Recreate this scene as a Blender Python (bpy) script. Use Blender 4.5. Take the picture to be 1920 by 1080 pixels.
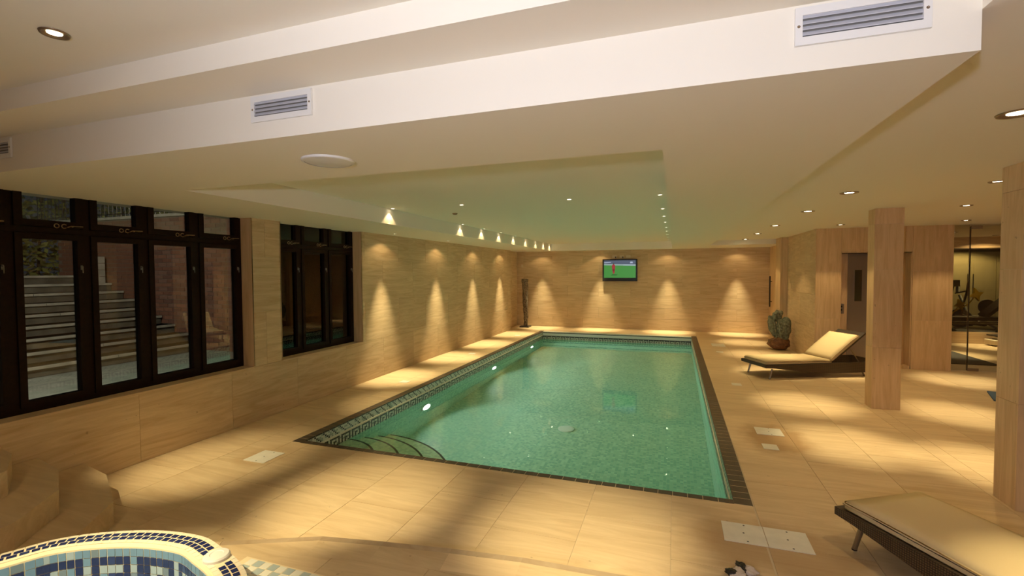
import bpy, bmesh, math, random
from mathutils import Vector, Matrix, Euler
random.seed(7)
PI = math.pi
D = bpy.data
for o in list(D.objects): D.objects.remove(o)
SC = bpy.context.scene
COL = SC.collection

# ------------------------------------------------------------------ camera
def cam_matrix(yaw, pitch, roll):
    f = Vector((-math.sin(yaw)*math.cos(pitch), math.cos(yaw)*math.cos(pitch), -math.sin(pitch)))
    r = Vector((math.cos(yaw), math.sin(yaw), 0)); d = f.cross(r)
    c, s = math.cos(roll), math.sin(roll)
    X = c*r+s*d; Y = -(-s*r+c*d); Z = -f
    return Matrix(((X.x, Y.x, Z.x), (X.y, Y.y, Z.y), (X.z, Y.z, Z.z)))
cd = D.cameras.new('camera'); cam = D.objects.new('camera', cd); COL.objects.link(cam)
cam.matrix_world = Matrix.Translation((0, 0, 1.62)) @ cam_matrix(.3314, .0339, .00534).to_4x4()
cd.sensor_width = 36; cd.lens = 885/1920*36; cd.clip_start = .05; cd.clip_end = 100
SC.camera = cam

# ------------------------------------------------------------------ world, exposure, main lights
w = D.worlds.new('world'); SC.world = w; w.use_nodes = True
bg = w.node_tree.nodes['Background']; bg.inputs[0].default_value = (.30, .36, .45, 1); bg.inputs[1].default_value = .05
vs = SC.view_settings; vs.view_transform = 'Standard'; vs.look = 'None'; vs.gamma = 1; vs.exposure = .1; vs.use_curve_mapping = False
SC.cycles.sample_clamp_indirect = 3
SC.cycles.max_bounces = 10; SC.cycles.diffuse_bounces = 5
WARM = (1, .72, .35)
BEAM = (1, .83, .47)
POOLC = (.94, 1, .90)
P_HOT, P_WIDE = 330, 11          # narrow and wide lobe of one ceiling downlight

def spot(name, loc, aim, power, angle, blend, color, radius=.02, parent=None):
    l = D.lights.new(name, 'SPOT'); l.energy = power; l.spot_size = math.radians(angle); l.spot_blend = blend
    l.color = color; l.shadow_soft_size = radius
    o = D.objects.new(name, l); COL.objects.link(o); o.location = loc
    d = Vector(aim)-Vector(loc); o.rotation_euler = d.to_track_quat('-Z', 'Y').to_euler()
    if parent:
        o.parent = parent; o.location = Vector(loc)-parent.location
    return o
# uplighter standing behind the camera: whitens the bulkhead and throws its soft shadows onto the ceilings
spot('uplight_lamp', (-.37, -.8, 1.66), (-.05, 1.6, 2.6), 205, 136, 1.0, (.84, .86, 1), .05)

# ------------------------------------------------------------------ materials
def nt(name):
    m = D.materials.new(name); m.use_nodes = True; return m, m.node_tree.nodes, m.node_tree.links, m.node_tree.nodes['Principled BSDF']
def N(ns, t, **k):
    n = ns.new(t)
    for a, b in k.items(): setattr(n, a, b)
    return n
def plain(name, col, rough=.6, metal=0, emit=None, es=0, bump=0, bscale=60, var=0):
    m, ns, ln, b = nt(name)
    b.inputs['Base Color'].default_value = (*col, 1); b.inputs['Roughness'].default_value = rough; b.inputs['Metallic'].default_value = metal
    if emit: b.inputs['Emission Color'].default_value = (*emit, 1); b.inputs['Emission Strength'].default_value = es
    if bump or var:
        g = N(ns, 'ShaderNodeNewGeometry'); no = N(ns, 'ShaderNodeTexNoise'); no.inputs['Scale'].default_value = bscale; no.inputs['Detail'].default_value = 4
        ln.new(g.outputs['Position'], no.inputs['Vector'])
        if bump:
            bp = N(ns, 'ShaderNodeBump'); bp.inputs['Strength'].default_value = bump; bp.inputs['Distance'].default_value = .01
            ln.new(no.outputs['Fac'], bp.inputs['Height']); ln.new(bp.outputs[0], b.inputs['Normal'])
        if var:
            r = N(ns, 'ShaderNodeValToRGB')
            r.color_ramp.elements[0].position = .3; r.color_ramp.elements[1].position = .7
            r.color_ramp.elements[0].color = (*[c*(1-var) for c in col], 1); r.color_ramp.elements[1].color = (*[min(1, c*(1+var)) for c in col], 1)
            ln.new(no.outputs['Fac'], r.inputs[0]); ln.new(r.outputs[0], b.inputs['Base Color'])
    return m
def stone(name, col, scale, rough=.45, var=.16, stains=()):
    m, ns, ln, b = nt(name)
    g = N(ns, 'ShaderNodeNewGeometry'); oi = N(ns, 'ShaderNodeObjectInfo')
    off = N(ns, 'ShaderNodeVectorMath', operation='SCALE'); off.inputs[0].default_value = (7, 13, 5)
    ln.new(oi.outputs['Random'], off.inputs['Scale'])
    mp = N(ns, 'ShaderNodeMapping'); mp.inputs['Scale'].default_value = scale; ln.new(g.outputs['Position'], mp.inputs['Vector'])
    ad = N(ns, 'ShaderNodeVectorMath', operation='ADD'); ln.new(mp.outputs[0], ad.inputs[0]); ln.new(off.outputs[0], ad.inputs[1])
    n1 = N(ns, 'ShaderNodeTexNoise'); n1.inputs['Scale'].default_value = 1.3; n1.inputs['Detail'].default_value = 8; n1.inputs['Roughness'].default_value = .62; n1.inputs['Distortion'].default_value = 1.2
    ln.new(ad.outputs[0], n1.inputs['Vector'])
    r = N(ns, 'ShaderNodeValToRGB'); e = r.color_ramp.elements
    e[0].position = .34; e[1].position = .66
    e[0].color = (col[0]*(1-var), col[1]*(1-var*1.35), col[2]*(1-var*1.7), 1); e[1].color = (min(1, col[0]*(1+var*.55)), min(1, col[1]*(1+var*.6)), min(1, col[2]*(1+var*.7)), 1)
    ln.new(n1.outputs['Fac'], r.inputs[0])
    mr = N(ns, 'ShaderNodeMapRange'); mr.inputs['To Min'].default_value = .93; mr.inputs['To Max'].default_value = 1.05; ln.new(oi.outputs['Random'], mr.inputs['Value'])
    mul = N(ns, 'ShaderNodeVectorMath', operation='SCALE'); ln.new(r.outputs[0], mul.inputs[0]); ln.new(mr.outputs[0], mul.inputs['Scale'])
    last = mul.outputs[0]
    # small fossil flecks
    n2 = N(ns, 'ShaderNodeTexNoise'); n2.inputs['Scale'].default_value = 26; n2.inputs['Detail'].default_value = 1; ln.new(g.outputs['Position'], n2.inputs['Vector'])
    gt = N(ns, 'ShaderNodeMapRange'); gt.inputs['From Min'].default_value = .765; gt.inputs['From Max'].default_value = .80; gt.inputs['To Max'].default_value = .45
    ln.new(n2.outputs['Fac'], gt.inputs['Value'])
    mx = N(ns, 'ShaderNodeMix', data_type='RGBA'); ln.new(gt.outputs[0], mx.inputs['Factor']); ln.new(last, mx.inputs['A']); mx.inputs['B'].default_value = (.22, .15, .09, 1)
    last = mx.outputs['Result']
    for (sx, sy, rx, ry, amt) in stains:      # water stains around the access covers
        s1 = N(ns, 'ShaderNodeVectorMath', operation='SUBTRACT'); ln.new(g.outputs['Position'], s1.inputs[0]); s1.inputs[1].default_value = (sx, sy, 0)
        s2 = N(ns, 'ShaderNodeVectorMath', operation='MULTIPLY'); ln.new(s1.outputs[0], s2.inputs[0]); s2.inputs[1].default_value = (1/rx, 1/ry, 0)
        s3 = N(ns, 'ShaderNodeVectorMath', operation='LENGTH'); ln.new(s2.outputs[0], s3.inputs[0])
        nn = N(ns, 'ShaderNodeTexNoise'); nn.inputs['Scale'].default_value = 5; nn.inputs['Detail'].default_value = 5; ln.new(g.outputs['Position'], nn.inputs['Vector'])
        s4 = N(ns, 'ShaderNodeMath', operation='ADD'); ln.new(s3.outputs['Value'], s4.inputs[0])
        s4b = N(ns, 'ShaderNodeMath', operation='MULTIPLY_ADD'); ln.new(nn.outputs['Fac'], s4b.inputs[0]); s4b.inputs[1].default_value = .9; s4b.inputs[2].default_value = -.45
        ln.new(s4b.outputs[0], s4.inputs[1])
        s5 = N(ns, 'ShaderNodeMapRange', interpolation_type='SMOOTHSTEP'); s5.inputs['From Min'].default_value = 1.1; s5.inputs['From Max'].default_value = .55
        s5.inputs['To Min'].default_value = 0; s5.inputs['To Max'].default_value = amt; ln.new(s4.outputs[0], s5.inputs['Value'])
        mx = N(ns, 'ShaderNodeMix', data_type='RGBA'); ln.new(s5.outputs[0], mx.inputs['Factor']); ln.new(last, mx.inputs['A']); mx.inputs['B'].default_value = (.36, .21, .09, 1)
        last = mx.outputs['Result']
    ln.new(last, b.inputs['Base Color'])
    rr = N(ns, 'ShaderNodeMapRange'); rr.inputs['To Min'].default_value = rough-.06; rr.inputs['To Max'].default_value = rough+.08; ln.new(n1.outputs['Fac'], rr.inputs['Value']); ln.new(rr.outputs[0], b.inputs['Roughness'])
    bp = N(ns, 'ShaderNodeBump'); bp.inputs['Strength'].default_value = .15; bp.inputs['Distance'].default_value = .004
    ln.new(n1.outputs['Fac'], bp.inputs['Height']); ln.new(bp.outputs[0], b.inputs['Normal'])
    b.inputs['Specular IOR Level'].default_value = .3
    return m
ST = (.66, .50, .30)
M = {}
M['floor'] = stone('limestone_floor', ST, (1.1, 8, 8), .42, .13, stains=((.93, 5.08, .33, .50, .75), (.60, 3.06, .62, .34, .55), (-3.42, 3.18, .25, .28, .35)))
M['wall'] = stone('limestone_wall', (.63, .475, .29), (1.1, 1.1, 11), .5, .17)
M['wallv'] = stone('limestone_vertical', (.66, .465, .26), (12, 12, 1.1), .5, .14)
M['grout'] = plain('grout', (.60, .48, .32), .8)
M['border'] = stone('dark_limestone_border', (.46, .345, .22), (5, 5, 5), .55, .12)  # darker limestone for the thin strip along the platform edge
M['plaster'] = plain('ceiling_paint', (.88, .82, .70), .75, bump=.02, bscale=8)
M['white'] = plain('white_enamel', (.82, .80, .76), .4)
M['coping'] = plain('brown_coping_tile', (.055, .040, .028), .35, var=.3, bscale=30)
M['wood'] = plain('dark_stained_wood', (.013, .005, .002), .6, var=.3, bscale=40)
M['wood'].node_tree.nodes['Principled BSDF'].inputs['Specular IOR Level'].default_value = .15
M['chrome'] = plain('chrome', (.7, .68, .64), .22, 1)
M['ring'] = plain('brushed_trim', (.30, .22, .14), .35, .8)
M['lamp'] = plain('lamp_glow', (1, .9, .7), .5, emit=(1, .84, .58), es=14)
M['black'] = plain('black_plastic', (.012, .010, .010), .35)
M['marble'] = plain('pale_marble_cover', (.74, .70, .60), .35, var=.07, bscale=12)
M['steel'] = plain('brushed_steel', (.36, .31, .28), .30, .85)
M['mosdark'] = plain('dark_mosaic', (.03, .03, .028), .3)
M['moslight'] = plain('pale_mosaic', (.74, .72, .60), .35)
M['mosmid'] = plain('grey_green_mosaic', (.36, .40, .32), .35)
M['mosgrout'] = plain('pale_grout', (.66, .64, .54), .7)
M['cushion'] = plain('cream_cushion_cloth', (.60, .46, .25), .85, bump=.12, bscale=260)
M['brass'] = plain('dull_metal_leg', (.34, .29, .22), .35, .9)
M['brick'] = plain('red_brick', (.23, .10, .065), .9, var=.35, bscale=9)
M['mortar'] = plain('mortar', (.20, .17, .14), .95)
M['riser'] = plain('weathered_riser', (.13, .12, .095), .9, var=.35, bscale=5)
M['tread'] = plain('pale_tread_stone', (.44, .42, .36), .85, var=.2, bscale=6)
M['patio'] = plain('patio_stone', (.30, .30, .26), .8, var=.25, bscale=4)
M['leaf'] = plain('hedge_leaf', (.26, .27, .06), .7, var=.5, bscale=6)
M['twig'] = plain('hedge_twig', (.06, .045, .025), .9)
M['darkmat'] = plain('grey_mat', (.06, .055, .05), .95, bump=.2, bscale=200)
M['blue'] = plain('blue_foam', (.07, .14, .26), .7)
M['cream'] = plain('cream_lacquer', (.62, .55, .30), .5)
M['yellow'] = plain('yellow_shell', (.85, .55, .02), .4)
M['grey'] = plain('grey_shell', (.18, .17, .15), .5)
M['paleplastic'] = plain('pale_plastic', (.68, .58, .42), .5)
M['spacream'] = plain('spa_cream_tile', (.86, .77, .60), .3, var=.05, bscale=14)
M['spagrout'] = plain('spa_grout', (.82, .68, .45), .6)
for k, c in dict(navy=(.018, .026, .10), navy2=(.03, .045, .14), sky=(.16, .27, .40), pale=(.34, .42, .48), slate=(.17, .22, .27)).items():
    M['spa_'+k] = plain('spa_'+k+'_tile', c, .18)
# bulkhead vents
M['vent'] = plain('vent_blade', (.55, .56, .62), .4, .2)

def mosaic(name, cell, c1, c2, c3, gro):
    m, ns, ln, b = nt(name)
    g = N(ns, 'ShaderNodeNewGeometry'); s = N(ns, 'ShaderNodeVectorMath', operation='SCALE'); s.inputs['Scale'].default_value = 1/cell
    a0 = N(ns, 'ShaderNodeVectorMath', operation='ADD'); a0.inputs[1].default_value = (.0013, .0013, .0013); ln.new(g.outputs['Position'], a0.inputs[0]); ln.new(a0.outputs[0], s.inputs[0])
    fl = N(ns, 'ShaderNodeVectorMath', operation='FLOOR'); ln.new(s.outputs[0], fl.inputs[0])
    wn = N(ns, 'ShaderNodeTexWhiteNoise'); ln.new(fl.outputs[0], wn.inputs['Vector'])
    r = N(ns, 'ShaderNodeValToRGB'); r.color_ramp.interpolation = 'CONSTANT'; e = r.color_ramp.elements
    e[0].color = (*c1, 1); e[1].position = .45; e[1].color = (*c2, 1); x = e.new(.8); x.color = (*c3, 1)
    ln.new(wn.outputs['Value'], r.inputs[0])
    fr = N(ns, 'ShaderNodeVectorMath', operation='FRACTION'); ln.new(s.outputs[0], fr.inputs[0])
    sp = N(ns, 'ShaderNodeSeparateXYZ'); ln.new(fr.outputs[0], sp.inputs[0])
    nr = N(ns, 'ShaderNodeSeparateXYZ'); ln.new(g.outputs['Normal'], nr.inputs[0])
    prev = None
    for ax in 'XYZ':
        lt = N(ns, 'ShaderNodeMath', operation='LESS_THAN'); ln.new(sp.outputs[ax], lt.inputs[0]); lt.inputs[1].default_value = .1
        ab = N(ns, 'ShaderNodeMath', operation='ABSOLUTE'); ln.new(nr.outputs[ax], ab.inputs[0])
        l2 = N(ns, 'ShaderNodeMath', operation='LESS_THAN'); ln.new(ab.outputs[0], l2.inputs[0]); l2.inputs[1].default_value = .7
        mu = N(ns, 'ShaderNodeMath', operation='MULTIPLY'); ln.new(lt.outputs[0], mu.inputs[0]); ln.new(l2.outputs[0], mu.inputs[1])
        if prev is None: prev = mu.outputs[0]
        else:
            mm = N(ns, 'ShaderNodeMath', operation='MAXIMUM'); ln.new(prev, mm.inputs[0]); ln.new(mu.outputs[0], mm.inputs[1]); prev = mm.outputs[0]
    mx = N(ns, 'ShaderNodeMix', data_type='RGBA'); ln.new(prev, mx.inputs['Factor']); ln.new(r.outputs[0], mx.inputs['A']); mx.inputs['B'].default_value = (*gro, 1)
    ln.new(mx.outputs['Result'], b.inputs['Base Color']); b.inputs['Roughness'].default_value = .3
    return m
M['mosaic'] = mosaic('pool_mosaic', .035, (.42, .64, .50), (.30, .54, .43), (.52, .72, .57), (.50, .64, .50))
M['stepmos'] = mosaic('pool_step_mosaic', .035, (.80, .80, .58), (.62, .68, .50), (.86, .86, .66), (.75, .76, .58))

def water_mat():
    m, ns, ln, b = nt('pool_water'); ns.remove(b)
    out = [n for n in ns if n.type == 'OUTPUT_MATERIAL'][0]
    gl = N(ns, 'ShaderNodeBsdfGlass'); gl.inputs['IOR'].default_value = 1.333; gl.inputs['Roughness'].default_value = 0; gl.inputs['Color'].default_value = (.76, .97, .90, 1)
    g = N(ns, 'ShaderNodeNewGeometry')
    n1 = N(ns, 'ShaderNodeTexNoise'); n1.inputs['Scale'].default_value = 5.0; n1.inputs['Detail'].default_value = 2; ln.new(g.outputs['Position'], n1.inputs['Vector'])
    bp = N(ns, 'ShaderNodeBump'); bp.inputs['Strength'].default_value = .07; bp.inputs['Distance'].default_value = .010
    ln.new(n1.outputs['Fac'], bp.inputs['Height']); ln.new(bp.outputs[0], gl.inputs['Normal']); ln.new(gl.outputs[0], out.inputs[0])
    return m
M['water'] = water_mat()
def pane_mat(name='window_glass', tint=(.80, .84, .82), boost=1.0):
    m, ns, ln, b = nt(name); ns.remove(b)
    out = [n for n in ns if n.type == 'OUTPUT_MATERIAL'][0]
    tr = N(ns, 'ShaderNodeBsdfTransparent'); tr.inputs[0].default_value = (*tint, 1)
    gs = N(ns, 'ShaderNodeBsdfGlossy'); gs.inputs['Roughness'].default_value = .0
    fr = N(ns, 'ShaderNodeFresnel'); fr.inputs[0].default_value = 1.5
    mu = N(ns, 'ShaderNodeMath', operation='MULTIPLY'); mu.inputs[1].default_value = boost; ln.new(fr.outputs[0], mu.inputs[0])
    mx = N(ns, 'ShaderNodeMixShader'); ln.new(mu.outputs[0], mx.inputs[0]); ln.new(tr.outputs[0], mx.inputs[1]); ln.new(gs.outputs[0], mx.inputs[2]); ln.new(mx.outputs[0], out.inputs[0])
    return m
M['pane'] = pane_mat(boost=1.25)
M['doorglass'] = pane_mat('clear_door_glass', (.93, .92, .86), 1.0)

def weave():
    m, ns, ln, b = nt('brown_woven_rattan')
    tc = N(ns, 'ShaderNodeTexCoord'); mp = N(ns, 'ShaderNodeMapping'); mp.inputs['Scale'].default_value = (1, 1, 1); ln.new(tc.outputs['Object'], mp.inputs[0])
    w1 = N(ns, 'ShaderNodeTexWave', wave_type='BANDS', bands_direction='X'); w1.inputs['Scale'].default_value = 26; ln.new(mp.outputs[0], w1.inputs[0])
    w2 = N(ns, 'ShaderNodeTexWave', wave_type='BANDS', bands_direction='Z'); w2.inputs['Scale'].default_value = 26; ln.new(mp.outputs[0], w2.inputs[0])
    mu = N(ns, 'ShaderNodeMath', operation='MULTIPLY'); ln.new(w1.outputs['Fac'], mu.inputs[0]); ln.new(w2.outputs['Fac'], mu.inputs[1])
    r = N(ns, 'ShaderNodeValToRGB'); r.color_ramp.elements[0].color = (.022, .013, .006, 1); r.color_ramp.elements[1].color = (.17, .10, .045, 1); ln.new(mu.outputs[0], r.inputs[0]); ln.new(r.outputs[0], b.inputs['Base Color'])
    b.inputs['Roughness'].default_value = .45
    bp = N(ns, 'ShaderNodeBump'); bp.inputs['Strength'].default_value = .6; bp.inputs['Distance'].default_value = .004; ln.new(mu.outputs[0], bp.inputs['Height']); ln.new(bp.outputs[0], b.inputs['Normal'])
    return m
M['rattan'] = weave()

# ------------------------------------------------------------------ mesh helpers
class MB:
    def __init__(s): s.v = []; s.f = []; s.m = []
    def face(s, pts, mi=0):
        n = len(s.v); s.v += [tuple(p) for p in pts]; s.f.append(tuple(range(n, n+len(pts)))); s.m.append(mi); return s
    def box(s, x0, x1, y0, y1, z0, z1, mi=0):
        n = len(s.v)
        s.v += [(x0, y0, z0), (x1, y0, z0), (x1, y1, z0), (x0, y1, z0), (x0, y0, z1), (x1, y0, z1), (x1, y1, z1), (x0, y1, z1)]
        for q in ((0, 3, 2, 1), (4, 5, 6, 7), (0, 1, 5, 4), (1, 2, 6, 5), (2, 3, 7, 6), (3, 0, 4, 7)):
            s.f.append(tuple(n+i for i in q)); s.m.append(mi)
        return s
    def prism(s, poly, z0, z1, mi=0):                 # poly counter-clockwise in xy
        n = len(s.v); k = len(poly)
        s.v += [(p[0], p[1], z0) for p in poly]+[(p[0], p[1], z1) for p in poly]
        s.f.append(tuple(n+i for i in reversed(range(k)))); s.m.append(mi)
        s.f.append(tuple(n+k+i for i in range(k))); s.m.append(mi)
        for i in range(k):
            j = (i+1) % k; s.f.append((n+i, n+j, n+k+j, n+k+i)); s.m.append(mi)
        return s
    def tube(s, a, b, r0, r1=None, seg=10, mi=0):
        r1 = r0 if r1 is None else r1
        a, b = Vector(a), Vector(b); d = (b-a).normalized(); u = d.orthogonal().normalized(); w_ = d.cross(u); n = len(s.v)
        for p, r in ((a, r0), (b, r1)):
            for i in range(seg):
                t = 2*PI*i/seg; s.v.append(tuple(p+u*r*math.cos(t)+w_*r*math.sin(t)))
        for i in range(seg):
            j = (i+1) % seg; s.f.append((n+i, n+j, n+seg+j, n+seg+i)); s.m.append(mi)
        s.f.append(tuple(n+i for i in reversed(range(seg)))); s.m.append(mi)
        s.f.append(tuple(n+seg+i for i in range(seg))); s.m.append(mi)
        return s
    def path(s, pts, r, seg=8, mi=0):
        for a, b in zip(pts, pts[1:]): s.tube(a, b, r, seg=seg, mi=mi)
        return s
    def lathe(s, prof, c=(0, 0, 0), seg=24, mi=0, cap=True):
        n = len(s.v); k = len(prof)
        for i in range(seg):
            t = 2*PI*i/seg
            for r, z in prof: s.v.append((c[0]+r*math.cos(t), c[1]+r*math.sin(t), c[2]+z))
        for i in range(seg):
            j = (i+1) % seg
            for q in range(k-1): s.f.append((n+i*k+q, n+j*k+q, n+j*k+q+1, n+i*k+q+1)); s.m.append(mi)
        if cap:
            s.f.append(tuple(n+i*k for i in reversed(range(seg)))); s.m.append(mi)
            s.f.append(tuple(n+i*k+k-1 for i in range(seg))); s.m.append(mi)
        return s
    def mesh(s, name, mats, smooth=False, bevel=0, subd=0):
        me = D.meshes.new(name); me.from_pydata(s.v, [], s.f)
        for m_ in (mats if isinstance(mats, (list, tuple)) else [mats]): me.materials.append(m_)
        for p, mi in zip(me.polygons, s.m): p.material_index = mi
        bm = bmesh.new(); bm.from_mesh(me)
        bmesh.ops.remove_doubles(bm, verts=bm.verts, dist=1e-5); bmesh.ops.recalc_face_normals(bm, faces=bm.faces)
        if bevel: bmesh.ops.bevel(bm, geom=list(bm.edges), offset=bevel, segments=3, profile=.5, affect='EDGES')
        if smooth:
            for f in bm.faces: f.smooth = True
        bm.to_mesh(me); bm.free(); me.update(); return me
    def build(s, name, mats, parent=None, loc=(0, 0, 0), **k):
        return link(name, s.mesh(name, mats, **k), parent, loc)
def link(name, me, parent=None, loc=(0, 0, 0), rot=None):
    o = D.objects.new(name, me); COL.objects.link(o); o.location = loc
    if rot: o.rotation_euler = rot
    if parent: o.parent = parent
    return o
def tag(o, label=None, cat=None, group=None, kind=None):
    for k, v in (('label', label), ('category', cat), ('group', group), ('kind', kind)):
        if v: o[k] = v
    return o
def thing(name, label, cat, loc=(0, 0, 0), rz=0, group=None):
    o = D.objects.new(name, None); COL.objects.link(o); o.location = loc; o.rotation_euler = (0, 0, rz)
    o.empty_display_size = .1
    return tag(o, label, cat, group)
def dup(o, parent=None):
    c = o.copy(); COL.objects.link(c); c.parent = parent
    for ch in o.children: dup(ch, c)
    return c
def rsub(r, h):                       # rectangle minus rectangle
    a0, a1, b0, b1 = r; c0, c1, d0, d1 = h
    if c0 >= a1 or c1 <= a0 or d0 >= b1 or d1 <= b0: return [r]
    out = []
    if c0 > a0: out.append((a0, c0, b0, b1))
    if c1 < a1: out.append((c1, a1, b0, b1))
    m0, m1 = max(a0, c0), min(a1, c1)
    if d0 > b0: out.append((m0, m1, b0, d0))
    if d1 < b1: out.append((m0, m1, d1, b1))
    return out
_pc = {}
def clad(parent, name, axis, sgn, pos, a0, a1, b0, b1, pa, pb, mat, holes=(), thick=.012, gap=.0022, stag=.5, oa=0, ob=0, by='b'):
    # slabs on a plane; visible face at pos looking towards sgn; a / b are the in-plane axes
    def put(r):
        w_, h_ = r[1]-r[0]-gap, r[3]-r[2]-gap
        if w_ < .012 or h_ < .012: return
        key = (axis, sgn, round(w_, 3), round(h_, 3), thick, mat.name)
        if key not in _pc:
            mb = MB(); t0, t1 = (-thick, 0) if sgn > 0 else (0, thick)
            if axis == 'x': mb.box(t0, t1, -w_/2, w_/2, -h_/2, h_/2)
            elif axis == 'y': mb.box(-w_/2, w_/2, t0, t1, -h_/2, h_/2)
            else: mb.box(-w_/2, w_/2, -h_/2, h_/2, t0, t1)
            _pc[key] = mb.mesh(name, mat)
        ca, cb = (r[0]+r[1])/2, (r[2]+r[3])/2
        loc = (pos, ca, cb) if axis == 'x' else (ca, pos, cb) if axis == 'y' else (ca, cb, pos)
        link(name, _pc[key], parent, loc)
    nb = int((b1-b0)/pb)+3; na = int((a1-a0)/pa)+3
    for j in range(-1, nb):
        for i in range(-1, na):
            if by == 'b': A0 = a0+oa+(i+(stag if j % 2 else 0))*pa; B0 = b0+ob+j*pb
            else: A0 = a0+oa+i*pa; B0 = b0+ob+(j+(stag if i % 2 else 0))*pb
            r = (max(A0, a0), min(A0+pa, a1), max(B0, b0), min(B0+pb, b1))
            if r[1]-r[0] < .01 or r[3]-r[2] < .01: continue
            rs = [r]
            for h in holes: rs = [q for p in rs for q in rsub(p, h)]
            for q in rs: put(q)
def clip(poly, a, b, c):              # keep a*x+b*y<=c
    out = []
    for i in range(len(poly)):
        p, q = poly[i], poly[(i+1) % len(poly)]
        dp, dq = a*p[0]+b*p[1]-c, a*q[0]+b*q[1]-c
        if dp <= 0: out.append(p)
        if (dp < 0 < dq) or (dq < 0 < dp):
            t = dp/(dp-dq); out.append((p[0]+t*(q[0]-p[0]), p[1]+t*(q[1]-p[1])))
    return out
def area(p): return .5*sum(p[i][0]*p[(i+1) % len(p)][1]-p[(i+1) % len(p)][0]*p[i][1] for i in range(len(p)))

# ------------------------------------------------------------------ shell
WX = -4.33                                    # left wall
PX0, PX1, PY0, PY1 = -3.47, .52, 3.555, 12.50  # pool outline incl. coping
IX0, IX1, IY0, IY1 = -3.37, .405, 3.612, 12.34 # pool inside
fl = MB()
for r in rsub((-4.7, 6.1, -2.7, 13.7), (PX0, PX1, PY0, PY1)): fl.box(r[0], r[1], r[2], r[3], -.16, -.0035)
fl.box(4.1, 9.3, 13.7, 17.6, -.16, -.0035).box(6.1, 9.3, 9.3, 13.7, -.16, -.0035)
floor = tag(fl.build('floor', M['grout']), kind='structure')
clad(floor, 'slab', 'z', 1, 0, -4.33, 2.29, .6, 13.55, .54, .9, M['floor'], holes=[(PX0, PX1, PY0, PY1)], oa=-.0, by='a', ob=.35, stag=.37, thick=.0034, gap=.003)
clad(floor, 'slab', 'z', 1, 0, 2.29, 6.0, .6, 9.35, .54, .9, M['floor'], oa=-.13, by='a', ob=.1, stag=.41, thick=.0034, gap=.003)
clad(floor, 'slab', 'z', 1, 0, 4.18, 8.2, 9.35, 13.0, .8, .9, M['floor'], by='a', thick=.0034, gap=.003)
MB().box(-4.33, 6.0, -2.6, .598, -.003, 0).box(-4.5, -4.332, 12.47, 13.55, -.003, 0).box(2.66, 3.65, 9.352, 9.6, -.003, 0).build('floor_margin', M['floor'], floor)

# left wall (window openings at Y .9-3.925 and 4.325-5.82, sill .6)
wl = MB()
W1, W2 = (.9, 3.925), (4.325, 5.82); SZ = .6; WT = 2.42
for r in [q for p in rsub((-2.6, 12.47, 0, 2.6), (W1[0], W1[1], SZ, WT)) for q in rsub(p, (W2[0], W2[1], SZ, WT))]:
    wl.box(WX-.30, WX-.0125, r[0], r[1], r[2], r[3])
wl.box(WX-.32, WX-.182, 12.47, 13.7, 0, 2.6)
wall_left = tag(wl.build('wall_left', M['grout']), kind='structure')
clad(wall_left, 'panel', 'x', 1, WX, .6, 12.47, 0, 2.4, .9, .6, M['wall'], holes=[(W1[0], W1[1], SZ, WT), (W2[0], W2[1], SZ, WT)], oa=.35)
clad(wall_left, 'panel', 'x', 1, WX-.17, 12.47, 13.55, 0, 2.4, .6, .6, M['wall'])
MB().box(WX-.17, WX, 12.471, 12.483, 0, 2.4).build('return_panel', M['wall'], wall_left)
for (a, b) in (W1, W2):                       # reveals and sills
    MB().box(WX-.30, WX, b-.001, b+.011, SZ, WT).build('reveal', M['wallv'], wall_left)
    MB().box(WX-.30, WX, a-.011, a+.001, SZ, WT).build('reveal', M['wallv'], wall_left)
    MB().box(WX-.30, WX+.002, a, b, SZ-.012, SZ+.004).build('sill', M['wall'], wall_left)

# far wall
wall_far = tag(MB().box(-4.7, 2.6, 13.5625, 13.75, 0, 2.6).build('wall_far', M['grout']), kind='structure')
clad(wall_far, 'panel', 'y', -1, 13.55, -4.5, 2.3, 0, 2.4, .9, .3, M['wall'], oa=.2)
# right-hand far walls: lift block with a niche
wr = MB()
wr.box(2.3025, 2.50, 9.6, 13.75, 0, 2.6).box(2.1625, 2.303, 11.47, 11.95, 0, 2.6)
wall_right = tag(wr.build('wall_right', M['grout']), kind='structure')
clad(wall_right, 'panel', 'x', -1, 2.29, 9.3625, 11.47, 0, 2.4, .7, .6, M['wall'])
clad(wall_right, 'panel', 'x', -1, 2.15, 11.47, 11.95, 0, 2.4, .48, .8, M['wallv'])
MB().box(2.15, 2.29, 11.458, 11.47, 0, 2.4).build('return_panel', M['wallv'], wall_right)
clad(wall_right, 'panel', 'x', -1, 2.30, 11.95, 13.55, 0, 2.4, .8, .6, M['wallv'], holes=[(12.5, 13.3, 0, 2.05)])
lw = MB()
for r in rsub((2.29, 4.18, 0, 2.6), (2.66, 3.65, 0, 1.9)): lw.box(r[0]+.0125, r[1]-.0125, 9.3625, 9.62, r[2], r[3])
lw.box(2.6, 3.7, 9.585, 9.7, 0, 2.1)
wall_lift = tag(lw.build('wall_lift', M['grout']), kind='structure')
clad(wall_lift, 'panel', 'y', -1, 9.35, 2.29, 4.18, 0, 2.4, .63, .8, M['wallv'], holes=[(2.66, 3.65, 0, 1.9)], stag=0)
MB().box(4.168, 4.18, 9.3625, 9.62, 0, 2.4).build('return_panel', M['wallv'], wall_lift)
MB().box(3.638, 3.65, 9.3625, 9.57, .05, 1.9).box(2.66, 2.672, 9.3625, 9.57, .05, 1.9).build('jamb_panel', M['wallv'], wall_lift)
MB().box(2.66, 3.65, 9.35, 9.57, 1.9, 1.912).build('lintel_panel', M['wallv'], wall_lift)
MB().box(2.672, 3.638, 9.35, 9.585, 0.001, .05).build('threshold', M['wallv'], wall_lift)
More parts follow.
